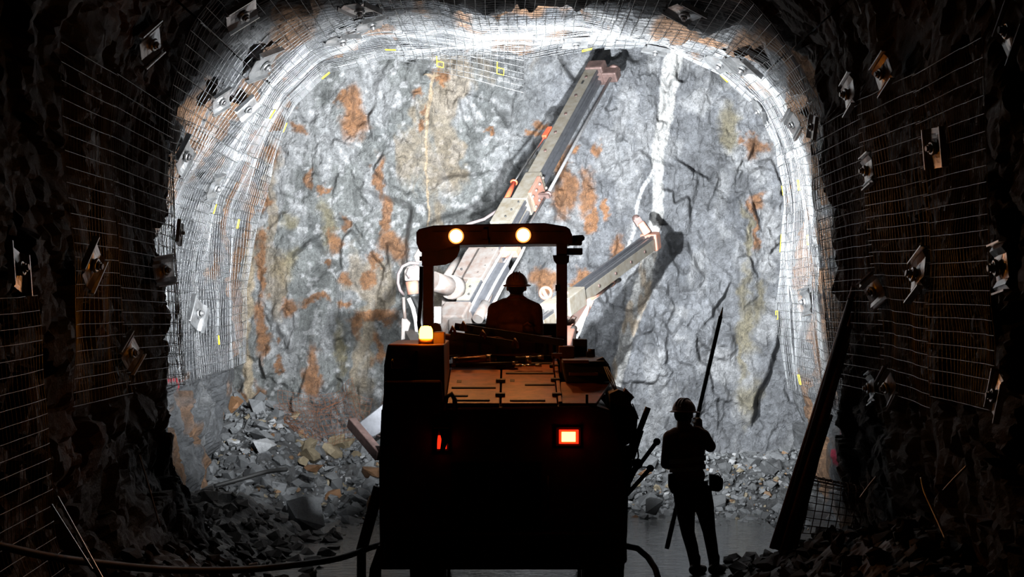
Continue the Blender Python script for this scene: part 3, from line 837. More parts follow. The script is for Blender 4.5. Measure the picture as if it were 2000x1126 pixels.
# crumpled rusty mesh on the heap below the face
def tangle():
    root = thing('wire_tangle', P(625, 850, 31.8), 'crumpled rusty wire mesh lying on the heap against the rock face', 'wire tangle')
    for L in range(2):
        nu, nv = 20, 12
        u, v = np.meshgrid(np.linspace(-.62, .62, nu), np.linspace(-.42, .42, nv), indexing='ij')
        a = .5 - .55 * L
        x = u * math.cos(a) - v * math.sin(a) * .6; zz = u * math.sin(a) * .45 + v * math.cos(a) * .75
        q = np.stack([u, v, 0 * u + L], -1).reshape(-1, 3)
        bul = .30 * np.exp(-(u ** 2 + v ** 2) / .22)
        G = np.stack([x + .10 * vnoise(q, .3, 801 + L).reshape(u.shape), -bul + .12 * vnoise(q, .25, 811 + L).reshape(u.shape) - .1 * L, zz + .12 * vnoise(q, .3, 821 + L).reshape(u.shape)], -1)
        c0 = P(628 + 12 * L, 806 + 8 * L, 31.85)
        G = G + np.array(c0)
        G[..., 2] = np.maximum(G[..., 2], floor_z(G[..., 0].ravel(), G[..., 1].ravel()).reshape(u.shape) + .05)
        N = np.zeros_like(G); N[..., 1] = -1
        V, f = wires_from_grid(G, N, .0024)
        quads_object('wire_layer', V, f, rust_wire, root)['kind'] = 'stuff'
tangle()
# ------------------------------------------------------------------ the drilling rig
RIG = thing('drilling_rig', (0.0, 22.5, 0.0), 'twin-boom drilling rig with lit rear lamps, canopy and raised feeds, seen from behind', 'drilling rig')
def part(mb, name, mat, parent=None, bevel=0.0, label=None):
    return mb.build(name, mat, parent or RIG, bevel, label)

# carrier body
YR = 20.6
hull = part(MB().pprism([(752, 742), (746, 800), (740, 900), (742, 1112), (1192, 1112), (1225, 1098), (1222, 960), (1214, 872), (1192, 800), (1165, 792), (868, 796), (862, 742)], YR, 24.7), 'rear_hull', paint_m, bevel=.02)
part(MB().pbox(880, 900, 1060, 1080, YR - .02, YR + .05), 'rear_door', dark_m, hull, .01)
for i in range(7):
    part(MB().pbox(892, 915 + i * 22, 1048, 926 + i * 22, YR - .045, YR), 'grille_slat', dark_m, hull)
part(MB().tube([P(1070, 930, YR), P(1070, 930, YR - .06), P(1070, 990, YR - .06), P(1070, 990, YR)], .012), 'grab_handle', dark_m, hull)
part(MB().pbox(770, 1040, 1180, 1100, YR - .12, YR), 'rear_bumper', dark_m, bevel=.02)
part(MB().tube([P(1217, 1100 + 5 * i, YR - .02 + .012 * (i % 2)) for i in range(6)], .008, 6), 'bumper_chain', dark_m)
part(MB().pprism([(745, 800), (742, 870), (760, 870), (770, 800)], YR - .03, YR), 'corner_guard', dark_m)
cab = part(MB().pprism([(757, 672), (867, 672), (869, 800), (749, 800), (750, 712)], YR + .05, 22.4), 'side_cabinet', paint_m, bevel=.012)
part(MB().pbox(754, 719, 812, 724, YR + .02, YR + .1), 'door_edge', paint_m, cab)
part(MB().tube([P(763, 722, YR + .05), P(762, 706, YR - .01), P(766, 702, YR - .01), P(768, 708, YR + .05)], .011, 6), 'door_latch', dark_m, cab)
part(MB().pbox(812, 684, 816, 796, YR + .03, YR + .1), 'door_seam_strip', dark_m, cab)

# engine deck sloping up towards the operator's place
def dk(x, v, lift=0.0):
    """deck point: x in metres, v 0 at the rear edge .. 1 at the front"""
    Y = YR + .02 + 2.55 * v
    return Vector((x, Y, 1.925 + .35 * v + lift))
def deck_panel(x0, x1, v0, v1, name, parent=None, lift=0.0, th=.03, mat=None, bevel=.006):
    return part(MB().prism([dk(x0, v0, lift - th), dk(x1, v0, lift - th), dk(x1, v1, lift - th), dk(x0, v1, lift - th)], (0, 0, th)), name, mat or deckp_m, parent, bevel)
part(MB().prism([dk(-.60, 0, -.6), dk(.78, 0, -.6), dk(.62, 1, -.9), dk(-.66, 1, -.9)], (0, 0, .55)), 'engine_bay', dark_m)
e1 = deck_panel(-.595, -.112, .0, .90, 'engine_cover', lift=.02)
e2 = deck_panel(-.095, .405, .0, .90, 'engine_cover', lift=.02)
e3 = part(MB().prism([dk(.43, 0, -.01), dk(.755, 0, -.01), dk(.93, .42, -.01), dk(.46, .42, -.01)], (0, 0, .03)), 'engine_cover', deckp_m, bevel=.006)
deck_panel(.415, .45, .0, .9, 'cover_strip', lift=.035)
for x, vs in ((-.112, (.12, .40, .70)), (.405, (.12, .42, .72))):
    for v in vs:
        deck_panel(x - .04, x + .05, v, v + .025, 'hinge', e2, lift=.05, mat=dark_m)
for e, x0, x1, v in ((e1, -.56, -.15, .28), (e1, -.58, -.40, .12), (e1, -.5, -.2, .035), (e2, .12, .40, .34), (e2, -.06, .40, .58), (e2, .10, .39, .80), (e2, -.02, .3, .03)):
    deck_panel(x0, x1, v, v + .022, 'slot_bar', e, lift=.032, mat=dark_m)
for e, x, v in ((e1, -.52, .40), (e2, -.02, .42)):
    deck_panel(x, x + .045, v, v + .05, 'lifting_eye_pocket', e, lift=.024, mat=black_m)
part(MB().pbox(1144, 770, 1149, 790, YR - .02, YR + .03), 'tie_down_post', dark_m)
part(MB().tube([P(868, 800, YR), P(872, 775, YR - .05), P(882, 768, YR - .06), P(888, 780, YR - .05), P(889, 800, YR)], .022, 8), 'rear_hose', black_m)

# right shoulder of the machine: tank, valve boxes, tool box with its lid
part(MB().pprism([(1098, 706), (1180, 704), (1192, 716), (1195, 745), (1105, 748)], 21.6, 23.4), 'side_tank', dark_m, bevel=.015)
part(MB().pbox(1100, 703, 1150, 709, 21.5, 21.9), 'tank_step', paint_m)
part(MB().pbox(1112, 728, 1168, 733, 21.4, 21.7), 'tank_ledge', paint_m)
part(MB().pbox(1092, 676, 1122, 704, 22.6, 23.0), 'valve_box', paint_m, bevel=.01)
part(MB().pbox(1120, 662, 1147, 696, 23.0, 23.4), 'valve_box', dark_m, bevel=.01)
part(MB().pbox(1146, 686, 1162, 706, 22.8, 23.2), 'junction_box', dark_m, bevel=.01)
part(MB().cyl(P(1155, 690, 22.75), P(1155, 681, 22.75), .035), 'filler_cap', dark_m)
part(MB().pprism([(1165, 702), (1178, 697), (1190, 712), (1184, 722)], 21.7, 21.9), 'hose_bracket', dark_m)
for i in range(3):
    part(MB().tube([P(1180 + 3 * i, 716, 21.5), P(1190 + 4 * i, 740, 21.3), P(1202 + 2 * i, 766, 21.0)], .006, 5), 'rope', black_m)
bin_ = part(MB().pprism([(1190, 768), (1208, 760), (1236, 770), (1232, 786), (1246, 812), (1242, 858), (1218, 872), (1196, 870)], 20.9, 21.9), 'tool_bin', dark_m, bevel=.01)
part(MB().pprism([(1216, 768), (1222, 758), (1239, 775), (1231, 785)], 20.9, 21.1), 'bin_lid', paint_m, bin_)
part(MB().tube([P(1235, 788, 21.0), P(1243, 806, 20.95), P(1247, 818, 20.95)], .006, 5), 'bin_cord', black_m, bin_)
rod_rack = part(MB().pbox(1212, 872, 1232, 960, 20.9, 21.1).pbox(1226, 897, 1248, 902, 20.9, 20.95).tube([P(1243, 860, 21), P(1247, 890, 21), P(1244, 905, 21)], .008, 5), 'rod_rack', dark_m)
for (x0, y0, x1, y1, r, ball, Y) in ((1224, 905, 1266, 795, .028, 0, 20.9), (1217, 950, 1283, 862, .020, .034, 20.8), (1216, 975, 1270, 914, .020, .034, 20.7), (1222, 940, 1254, 840, .018, 0, 21.2), (1214, 915, 1240, 850, .022, 0, 21.3), (1218, 960, 1245, 905, .028, .05, 21.1)):
    m = MB().cyl(P(x0, y0, Y), P(x1, y1, Y), r, n=10)
    if ball: m.ball(P(x1, y1, Y), ball)
    part(m, 'racked_bar', black_m)

# operator's place: back panel, folded rails, posts
bk = part(MB().pprism([(872, 660), (1078, 655), (1082, 700), (870, 702)], 23.1, 23.2), 'cab_back_panel', paint_m, bevel=.008)
for x in (905, 935, 968, 1000, 1045, 1062):
    part(MB().pbox(x, 658, x + 5, 700, 23.04, 23.1), 'panel_rib', dark_m, bk)
part(MB().pbox(872, 694, 1080, 701, 22.9, 23.1), 'panel_sill', dark_m, bk)
rail = part(MB().beam(P(888, 637, 22.9), P(1100, 669, 22.9), .14, .07), 'upper_guard_rail', dark_m)
part(MB().beam(P(880, 654, 22.6), P(1008, 673, 22.6), .12, .075), 'lower_guard_rail', dark_m)
for x, y in ((884, 642), (905, 633), (943, 650), (1006, 666)):
    part(MB().tube([P(x - 5, y + 8, 22.55), P(x, y - 4, 22.5), P(x + 4, y + 4, 22.5), P(x + 5, y + 12, 22.55)], .016, 6), 'rail_strap', paint_m, rail)
part(MB().cyl(P(850, 642, 22.9), P(850, 642, 23.2), .062, n=16), 'air_filter_cap', paint_m)
part(MB().cyl(P(862, 655, 22.9), P(890, 660, 23.0), .03, n=10), 'filter_pipe', paint_m)
part(MB().pbox(1078, 690, 1098, 700, 22.2, 22.3).pbox(1080, 696, 1083, 730, 22.2, 22.25).pbox(1094, 696, 1097, 730, 22.2, 22.25), 'step_bracket', paint_m)
part(MB().box((-.62, 23.1, 1.5), (.55, 24.7, 2.30)), 'operator_platform', dark_m, bevel=.02)
seat = part(MB().box((-.12, 23.35, 2.28), (.24, 23.8, 2.36)), 'seat_cushion', black_m, bevel=.02)
part(MB().box((-.5, 24.3, 2.3), (.5, 24.5, 2.6)), 'control_console', dark_m, bevel=.02)

# canopy
roof = part(MB().pprism([(813, 474), (813, 453), (818, 447), (846, 440), (900, 438), (1064, 435), (1106, 442), (1113, 447), (1119, 462), (1119, 476), (1060, 476), (900, 478), (850, 492), (820, 492)], 23.2, 24.65), 'canopy_roof', paint_m, bevel=.015)
part(MB().pbox(846, 452, 940, 454, 23.185, 23.2).pbox(960, 452, 1100, 454, 23.185, 23.2), 'canopy_trim', paint_m, roof)
part(MB().pprism([(824, 476), (898, 476), (898, 488), (893, 501), (883, 511), (869, 517), (846, 519), (824, 519)], 23.25, 23.31), 'corner_guard_plate', paint_m, bevel=.006)
part(MB().pbox(943, 447, 952, 468, 23.14, 23.2), 'canopy_latch', paint_m, roof)
part(MB().pbox(941, 468, 954, 476, 23.12, 23.2), 'latch_foot', paint_m, roof)
part(MB().pprism([(1112, 460), (1138, 458), (1142, 462), (1142, 468), (1137, 470), (1137, 478), (1110, 478)], 23.3, 23.7), 'canopy_side_lamp', dark_m, bevel=.008)
part(MB().pbox(1106, 484, 1138, 497, 23.4, 23.7), 'canopy_side_lamp', dark_m, bevel=.008)
pl_ = part(MB().pbox(826, 476, 846, 672, 23.35, 23.47), 'canopy_post', paint_m, bevel=.008)
part(MB().pbox(819, 500, 828, 509, 23.3, 23.45), 'post_bracket', dark_m, pl_)
part(MB().tube([P(823, 520, 23.5), P(822, 580, 23.5), P(818, 630, 23.5), P(823, 660, 23.5)], .02, 8), 'post_cable', black_m, pl_)
pr_ = part(MB().pbox(1087, 470, 1108, 695, 23.35, 23.47), 'canopy_post', paint_m, bevel=.008)
part(MB().pprism([(1080, 498), (1112, 498), (1111, 512), (1104, 516), (1088, 516), (1082, 508)], 23.3, 23.5), 'post_collar', dark_m, pr_)
part(MB().pbox(1085, 556, 1090, 568, 23.3, 23.4), 'post_stop', dark_m, pr_)
for x, y in ((838, 0), (1098, 0)):
    part(MB().pbox(x - 9, 474, x + 9, 640, 24.45, 24.57), 'canopy_post', paint_m, bevel=.008)

# rear lamps
rear_e = pbr('rear_lamp_glow', (1, .8, .5), .3, 0, (1.0, .36, .085), 62.0)
halo_e = pbr('rear_lamp_halo_glow', (1, .5, .2), .3, 0, (1.0, .30, .06), 1.6)
amber_e = pbr('amber_beacon_glow', (1, .5, .05), .3, 0, (1.0, .30, .012), 60.0)
red_e = pbr('red_tail_glow', (1, .1, .05), .3, 0, (1.0, .02, .005), 2.0)
redc_e = pbr('red_tail_core_glow', (1, .4, .1), .3, 0, (1.0, .50, .10), 6.0)
front_e = pbr('white_lamp_glow', (1, 1, 1), .3, 0, (.95, .98, 1.0), 60.0)
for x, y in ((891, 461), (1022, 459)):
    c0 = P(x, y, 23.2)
    h_ = part(MB().cyl(c0 + Vector((0, .02, 0)), c0 + Vector((0, -.045, 0)), .06, .072, n=20), 'rear_work_lamp', dark_m)
    m = MB(); m.ball(c0 + Vector((0, -.046, 0)), .062, 24, 10, (1, .20, 1))
    part(m, 'lamp_lens', rear_e, h_, label='glowing warm white lamp lens')
    part(MB().ring(c0 + Vector((0, -.045, 0)), (0, 1, 0), .070, .010, 24, 6), 'lamp_halo_ring', halo_e, h_, label='orange glowing ring added as the lamp halo')  # glowing ring added around the lens in place of its halo
    l = bpy.data.lights.new('rear_work_light', 'SPOT'); l.energy = REAR_W; l.color = (1.0, .36, .10)
    l.spot_size = math.radians(130); l.spot_blend = 1.0; l.shadow_soft_size = .05
    lo = bpy.data.objects.new('rear_work_light', l); COL.objects.link(lo)
    lo.parent = RIG; lo.location = c0 + Vector((0, -.075, 0)) - ORG[RIG.name]; lo.rotation_euler = (math.radians(-38), 0, 0)
bc = part(MB().cyl(P(832, 672, 20.73), P(832, 661, 20.73), .068, n=16), 'beacon_base', paint_m)
part(MB().pbox(846, 648, 868, 672, 21.0, 21.3), 'beacon_switch_box', paint_m, bevel=.008)
m = MB(); c0 = P(832, 661, 20.70)
m.tube([c0, c0 + Vector((0, 0, .03)), c0 + Vector((0, 0, .085)), c0 + Vector((0, 0, .108)), c0 + Vector((0, 0, .115))], [.058, .062, .058, .045, .015], 18)
part(m, 'beacon_lens', amber_e, bc, label='glowing amber beacon lens')
tl = part(MB().pbox(1086, 834, 1134, 870, YR - .03, YR), 'tail_lamp', dark_m)
part(MB().pbox(1092, 839, 1130, 866, YR - .06, YR - .02), 'lamp_lens', red_e, tl, label='glowing red tail lamp lens')
part(MB().pbox(1097, 843, 1124, 862, YR - .066, YR - .03), 'lamp_core', redc_e, tl, label='bright bulb area of the tail lamp')
tl = part(MB().pbox(850, 834, 876, 880, YR - .03, YR), 'tail_lamp', dark_m)
part(MB().pbox(854, 850, 872, 876, YR - .05, YR - .02), 'lamp_lens', red_e, tl, label='red tail lamp lens half covered')
part(MB().pprism([(857, 836), (868, 836), (876, 856), (868, 882), (859, 882), (862, 858)], YR - .10, YR - .055).pprism([(846, 836), (857, 836), (854, 860), (853, 882), (846, 882)], YR - .10, YR - .055).pprism([(866, 836), (880, 836), (880, 870), (872, 864)], YR - .1, YR - .055), 'lamp_guard', dark_m, tl)

# front lamps under the canopy; low pair added to light lower face and heap
for x, z, yaw, tilt, ang, pw in ((-.78, 3.54, 38, 98, 98, .66), (-.26, 3.56, 6, 102, 98, .55), (.20, 3.56, -12, 102, 96, 2.2), (.52, 3.54, -40, 97, 98, .08), (-.92, 1.78, 16, 102, 88, .24), (.95, 1.78, -14, 101, 88, .34)):
    h_ = part(MB().box((x - .08, 24.62, z - .06), (x + .08, 24.72, z + .06)), 'front_or_fill_lamp', dark_m, bevel=.008)
    part(MB().box((x - .07, 24.72, z - .05), (x + .07, 24.73, z + .05)), 'lamp_lens', front_e, h_, label='glowing cool white lamp lens')
    l = bpy.data.lights.new('front_or_fill_light', 'SPOT'); l.energy = FRONT_W * pw; l.color = FRONT_C
    l.spot_size = math.radians(ang); l.spot_blend = SPOT_B; l.shadow_soft_size = .05
    lo = bpy.data.objects.new('front_or_fill_light', l); COL.objects.link(lo)
    lo.parent = RIG; lo.location = Vector((x, 24.75, z)) - ORG[RIG.name]
    lo.rotation_euler = (math.radians(tilt), 0, math.radians(yaw))

part(MB().box((-1.12, 24.55, 1.46), (1.12, 25.75, 1.56)), 'light_cut_plate', dark_m, bevel=.02)  # unseen plate added to cut the low lamps' light off the heap foot
part(MB().box((-.5, 24.4, .6), (.5, 25.4, 1.46)), 'boom_pedestal', dark_m, bevel=.03)

# wheels and jacks
for x in (-.78, .82):
    for Y in (21.6, 24.2):
        wv = MB(); wv.tube([(x - .16, Y, .46), (x - .13, Y, .46), (x + .13, Y, .46), (x + .16, Y, .46)], [.36, .46, .46, .36], 28)
        w_ = part(wv, 'tyre', black_m)
        part(MB().cyl((x - .17, Y, .46), (x + .17, Y, .46), .24, n=20), 'wheel_rim', paint_m, w_)
for sx, pts in ((-1, [(740, 950), (724, 1010), (706, 1075)]), (1, [(1216, 960), (1214, 1040), (1208, 1110)])):
    j = part(MB().tube([P(x, y, 21.6) for x, y in pts], .055, 10), 'jack_leg', dark_m)
    e_ = P(*pts[-1], 21.6)
    part(MB().cyl(e_, Vector((e_.x, e_.y, .02)), .045, n=10).cyl(Vector((e_.x, e_.y, .0)), Vector((e_.x, e_.y, .05)), .13, n=14), 'jack_foot', dark_m, j)
part(MB().pprism([(738, 1065), (745, 1065), (742, 1180), (716, 1180), (722, 1110)], 21.0, 21.1), 'mud_flap', black_m)
part(MB().tube([P(1224, 1066, 20.8), P(1245, 1070, 20.7), P(1266, 1088, 20.6), P(1280, 1110, 20.4), P(1292, 1150, 20.2), P(1300, 1195, 20.0), P(1330, 1215, 19.9)], .028, 8), 'trailing_hose', black_m)

# ------------------------------------------------------------------ booms and feeds
class Axis:
    def __init__(s, A, B):
        s.A, s.B = Vector(A), Vector(B); s.d, s.s, s.t = frame(s.B - s.A)
    def py(s, y):
        """axis point whose projection lies at row y"""
        lo, hi = -.6, 1.4
        for _ in range(50):
            mid = (lo + hi) / 2; q = s.A.lerp(s.B, mid)
            if CY - (q.z - HC) * FPX / q.y > y: lo = mid
            else: hi = mid
        return s.A.lerp(s.B, lo)
    def at(s, y, sd=0.0, tp=0.0): return s.py(y) + s.s * sd + s.t * tp
    def pix(s, x, y, sd=None):
        return P(x, y, s.py(y).y)

def feed_profile(w, h):
    a, b_ = w / 2, h / 2
    return [(-a, -b_), (a, -b_), (a, -b_ * .62), (a * .62, -b_ * .5), (a * .62, -b_ * .12), (a * .86, -b_ * .06), (a * .86, b_ * .1), (a * .62, b_ * .16), (a * .62, b_ * .45), (a, b_ * .58), (a, b_),
            (-a, b_), (-a, b_ * .58), (-a * .62, b_ * .45), (-a * .62, -b_ * .5), (-a, -b_ * .62)]

# main feed pointing at the roof
f1 = Axis(P(898, 622, 28.2), P(1163, 142, 32.1))
feed = part(MB().extrude(f1.A, f1.B, feed_profile(.19, .22)), 'main_feed', alug_m)
part(MB().beam(f1.at(600), f1.B, .17, .012, off=(-.008, .116)), 'feed_top_plate', alu_m, feed)
for y in range(165, 345, 36):
    q = f1.at(y, -.01, .125); part(MB().cyl(q - f1.t * .008, q + f1.t * .008, .022, n=10), 'plate_bolt', rusty_m, feed)
part(MB().beam(f1.at(178, -.02, .124), f1.at(172, -.02, .124), .03, .006), 'plate_slot', black_m, feed)
hd = part(MB().beam(f1.B - f1.d * .10, f1.B + f1.d * .10, .26, .30, off=(.03, 0)).beam(f1.B - f1.d * .12, f1.B + f1.d * .06, .22, .16, off=(.24, -.02)), 'feed_head', rusty_m, bevel=.02)
part(MB().ring(f1.B + f1.s * .27 + f1.d * .05, f1.d, .06, .03, 16, 8), 'rod_guide', rusty_m, hd)
part(MB().cyl(f1.at(378, .26, -.02), f1.B + f1.s * .26 - f1.t * .02 + f1.d * .12, .021, n=10), 'drill_rod', steel_m, feed)
part(MB().cyl(f1.at(560, .20, -.03), f1.at(385, .25, -.02), .016, n=10), 'rear_drill_rod', steel_m, feed)
cl = part(MB().beam(f1.at(404), f1.at(352), .23, .27), 'feed_slide', alu_m, feed, bevel=.008)
part(MB().beam(f1.at(395, .12, .0), f1.at(362, .12, 0), .05, .3), 'slide_flange', salmon_m, bevel=.006)
part(MB().beam(f1.at(380, .10, -.02), f1.at(380, .10, -.02) + f1.s * .2, .06, .05, up=f1.d).ring(f1.at(378, .27, -.02), f1.d, .035, .018, 12, 6), 'rod_centraliser', rusty_m)
for y in (360, 372, 384, 396):
    part(MB().ball(f1.at(y, .16, .1), .022, 8, 6).ball(f1.at(y, .16, -.06), .022, 8, 6), 'flange_bolt', pale_m)
part(MB().beam(f1.at(448), f1.at(400), .30, .25, off=(-.09, 0)), 'feed_saddle', alu_m, feed, bevel=.008)
part(MB().beam(f1.at(560), f1.at(500), .26, .28, off=(-.03, 0)), 'feed_saddle', pale_m, feed, bevel=.008)
for y, sd in ((410, .02), (425, -.02), (438, -.05), (505, .03), (520, .0), (535, .05), (548, 0), (575, .0), (590, .04)):
    part(MB().cyl(f1.at(y, sd, .125), f1.at(y, sd, .14), .013, n=8), 'saddle_bolt', black_m, feed)
cp = MB().prism([f1.pix(x, y) - f1.t * .16 for x, y in ((872, 634), (858, 608), (860, 578), (874, 545), (905, 485), (935, 446), (962, 425), (990, 400), (1000, 404), (960, 480), (920, 560), (895, 628))], f1.t * .10)
crd = part(cp, 'boom_cradle', pale_m, bevel=.01)
for x, y in ((866, 590), (864, 606), (878, 588), (900, 520), (925, 470)):
    q = f1.pix(x, y) - f1.t * .05; part(MB().cyl(q, q + f1.t * .02, .012, n=8), 'cradle_bolt', black_m, crd)
part(MB().beam(f1.pix(882, 545) - f1.t * .03, f1.pix(905, 552) - f1.t * .03, .05, .02), 'cradle_strip', salmon_m, crd)
part(MB().beam(f1.at(636), f1.at(606), .36, .30, off=(-.04, 0)), 'feed_end_block', pale_m, feed, bevel=.02)
dr = part(MB().beam(f1.at(615), f1.at(520), .17, .18, off=(.20, -.02)), 'rock_drill', alug_m, bevel=.02)
part(MB().cyl(f1.at(625, .26, .02), f1.at(596, .26, .02), .07, n=14).cyl(f1.at(596, .26, .02), f1.at(578, .26, .02), .03, n=10), 'drill_accumulator', pale_m, dr)
part(MB().cyl(f1.at(520, .2, -.02), f1.at(500, .2, -.02), .05, .03, n=12), 'drill_shank', steel_m, dr)
for i, (sd, tp) in enumerate(((.13, .08), (.27, .06), (.32, -.04), (.35, .0))):
    part(MB().tube([f1.at(618, sd, tp), f1.at(560, sd, tp + .01), f1.at(500, sd + .01, tp), f1.at(462, sd - .03, tp - .03)], .017 + .004 * (i % 2), 7), 'hydraulic_hose', (hose_m, steel_m, alug_m, hose_m)[i])
part(MB().beam(f1.at(500, .18, .03), f1.at(488, .18, .03), .30, .10), 'hose_clamp', salmon_m)
part(MB().cyl(f1.pix(984, 400), f1.pix(1004, 356), .035, n=12), 'feed_cylinder', red_m, bevel=0)
part(MB().ring(f1.pix(1004, 356), f1.pix(1006, 350) - f1.pix(1004, 356), .038, .014, 12, 6), 'cylinder_gland', red_m)
part(MB().cyl(f1.pix(1005, 354), f1.pix(1068, 262), .016, n=10), 'cylinder_rod', chrome_m)
part(MB().beam(f1.pix(1063, 268), f1.pix(1075, 250), .07, .06), 'rod_bracket', red_m, bevel=.008)
part(MB().tube([f1.pix(895, 448), f1.pix(915, 437), f1.pix(945, 428), f1.pix(970, 412), f1.pix(985, 398), f1.pix(997, 376)], .020, 8), 'cradle_hose', whose_m)
a1 = part(MB().beam((-.50, 24.75, 1.9), f1.pix(884, 600) - f1.t * .25, .26, .26), 'boom_arm', pale_m, bevel=.02)
part(MB().cyl(P(845, 548, 28.2), P(878, 560, 28.4), .12, n=18).cyl(P(880, 560, 28.35), P(890, 563, 28.45), .15, n=18), 'boom_rotator', pale_m, a1)
part(MB().cyl(P(872, 540, 28.6), P(893, 505, 29.0), .045, n=10), 'boom_cylinder', pale_m, a1)
part(MB().pbox(846, 598, 862, 632, 27.6, 27.9), 'boom_knuckle', pale_m, a1, .01)

# second feed pointing to the right
f2 = Axis(P(1050, 634, 28.0), P(1270, 472, 31.3))
feed2 = part(MB().extrude(f2.A, f2.B, [(y, x) for x, y in feed_profile(.20, .17)][::-1]), 'second_feed', alug_m)
part(MB().beam(f2.A, f2.B, .012, .15, off=(.088, -.02)), 'feed_side_plate', alu_m, feed2)
for y in (490, 510, 532, 556):
    q = f2.at(y, .096, -.01); part(MB().cyl(q, q + f2.s * .012, .02, n=10), 'plate_bolt', rusty_m, feed2)
h2 = part(MB().beam(f2.B - f2.d * .06, f2.B + f2.d * .10, .24, .24).beam(f2.B - f2.d * .04 + f2.t * .12, f2.B - f2.d * .02 + f2.t * .28 - f2.s * .1, .16, .12, w2=.13, h2=.1), 'feed_head', salmon_m, bevel=.02)
part(MB().beam(f2.B + f2.t * .24 - f2.s * .12, f2.B + f2.t * .33 - f2.s * .17, .15, .10).ball(f2.B + f2.t * .33 - f2.s * .17, .055, 10, 8), 'rod_guide', rusty_m, h2)
part(MB().beam(f2.at(600), f2.at(577), .24, .24), 'feed_saddle', alu_m, feed2, bevel=.01)
part(MB().beam(f2.at(618, 0, .06), f2.at(606, 0, .06), .22, .2), 'feed_saddle', alu_m, feed2, bevel=.01)
bp2 = part(MB().prism([P(x, y, 29.10) for x, y in ((1100, 600), (1152, 583), (1160, 588), (1146, 618), (1128, 650), (1108, 668), (1096, 660))], (0, .08, 0)), 'boom_plate', salmon_m, bevel=.008)
part(MB().tube([P(1112, 628, 29.05), P(1118, 617, 29.05), P(1126, 620, 29.05), P(1120, 632, 29.05), P(1110, 636, 29.05)], .006, 5), 'plate_rib', salmon_m, bp2)
part(MB().cyl(P(1146, 590, 29.10), P(1192, 555, 30.20), .035, n=12).cyl(P(1192, 555, 30.20), P(1198, 550, 30.30), .045, n=12), 'feed_cylinder', salmon_m)
part(MB().cyl(P(1198, 550, 30.30), P(1210, 546, 30.60), .03, n=10), 'cylinder_eye', pale_m)
part(MB().tube([P(1198, 553, 30.20), P(1170, 578, 29.60), P(1152, 592, 29.10), P(1142, 622, 28.80), P(1132, 650, 28.60), P(1116, 678, 28.40), P(1104, 695, 28.20)], .013, 7), 'boom_hose', hose_m)
part(MB().beam((.42, 24.75, 1.9), P(1108, 652, 28.90), .22, .22), 'boom_arm', salmon_m, bevel=.02)
part(MB().cyl(P(1104, 662, 28.40), P(1122, 640, 28.70), .04, n=10).cyl(P(1106, 682, 28.30), P(1130, 660, 28.70), .03, n=10), 'boom_cylinder', pale_m)
for i in range(7):
    q = P(1054 + 9 * i, 606 - 5.5 * i, 28.80); part(MB().ball(q, .03, 8, 6), 'chain_link', salmon_m)
part(MB().ring(P(1066, 572, 28.90), (0.2, 1, 0), .07, .022, 16, 6), 'hose_loop', salmon_m)
part(MB().tube([P(1060, 566, 28.90), P(1068, 580, 28.90), P(1076, 594, 28.80), P(1083, 600, 28.80)], .03, 8), 'boom_hose', salmon_m)

# bolting head on the left
YB = 28.3
bh = part(MB().pprism([(789, 528), (796, 520), (812, 516), (822, 522), (821, 548), (790, 549)], YB, YB + .2), 'bolting_head', pale_m, bevel=.02)
part(MB().cyl(P(804, 549, YB + .08), P(807, 574, YB + .08), .082, .070, n=18), 'bolting_motor', salmon_m, bh)
part(MB().cyl(P(807, 574, YB + .08), P(808, 580, YB + .08), .065, .05, n=16), 'motor_flange', black_m, bh)
part(MB().tube([P(818, 514, YB), P(800, 513, YB - .02), P(786, 520, YB - .03), P(778, 535, YB - .03), P(777, 552, YB - .03), P(781, 566, YB), P(788, 575, YB + .05)], .020, 8), 'hose_loop', whose_m, bh)
part(MB().tube([P(812, 520, YB - .03), P(799, 524, YB - .05), P(795, 534, YB - .05), P(800, 543, YB - .03)], .014, 8), 'hose_loop', whose_m, bh)
part(MB().pprism([(808, 500), (816, 486), (823, 482), (823, 512), (812, 512)], YB + .1, YB + .3), 'head_bracket', pale_m, bh, .01)
part(MB().tube([P(788, 580, YB), P(789, 600, YB), P(791, 622, YB)], .022, 8), 'head_pipe', pale_m)
part(MB().pprism([(784, 622), (790, 617), (802, 630), (793, 662), (783, 664)], YB, YB + .12), 'head_arm', pale_m, bevel=.01)
part(MB().tube([P(798, 582, YB), P(806, 600, YB), P(812, 625, YB), P(816, 665, YB)], .028, 8), 'ribbed_hose', hose_m)
part(MB().tube([P(806, 580, YB + .05), P(820, 605, YB), P(824, 640, YB - .2)], .024, 8), 'head_hose', black_m)
part(MB().beam(P(800, 655, YB + .1), (-.55, 24.6, 1.5), .14, .16), 'boom_arm', dark_m)

# folded stabiliser reaching down to the left heap
fs_ = part(MB().beam(P(686, 824, 26.6), P(742, 890, 26.0), .10, .12), 'stabiliser_beam', rusty_m, bevel=.01)
part(MB().prism([P(x, y, 26.6) for x, y in ((700, 826), (748, 788), (752, 842), (738, 858), (722, 850))], (0, .06, 0)), 'stabiliser_plate', alug_m, bevel=.01)
part(MB().cyl(P(728, 858, 26.5), P(750, 846, 26.2), .035, n=10), 'stabiliser_pin', chrome_m, fs_)
part(MB().beam(P(742, 880, 26.1), (-.8, 24.5, 1.2), .12, .12), 'stabiliser_arm', dark_m)
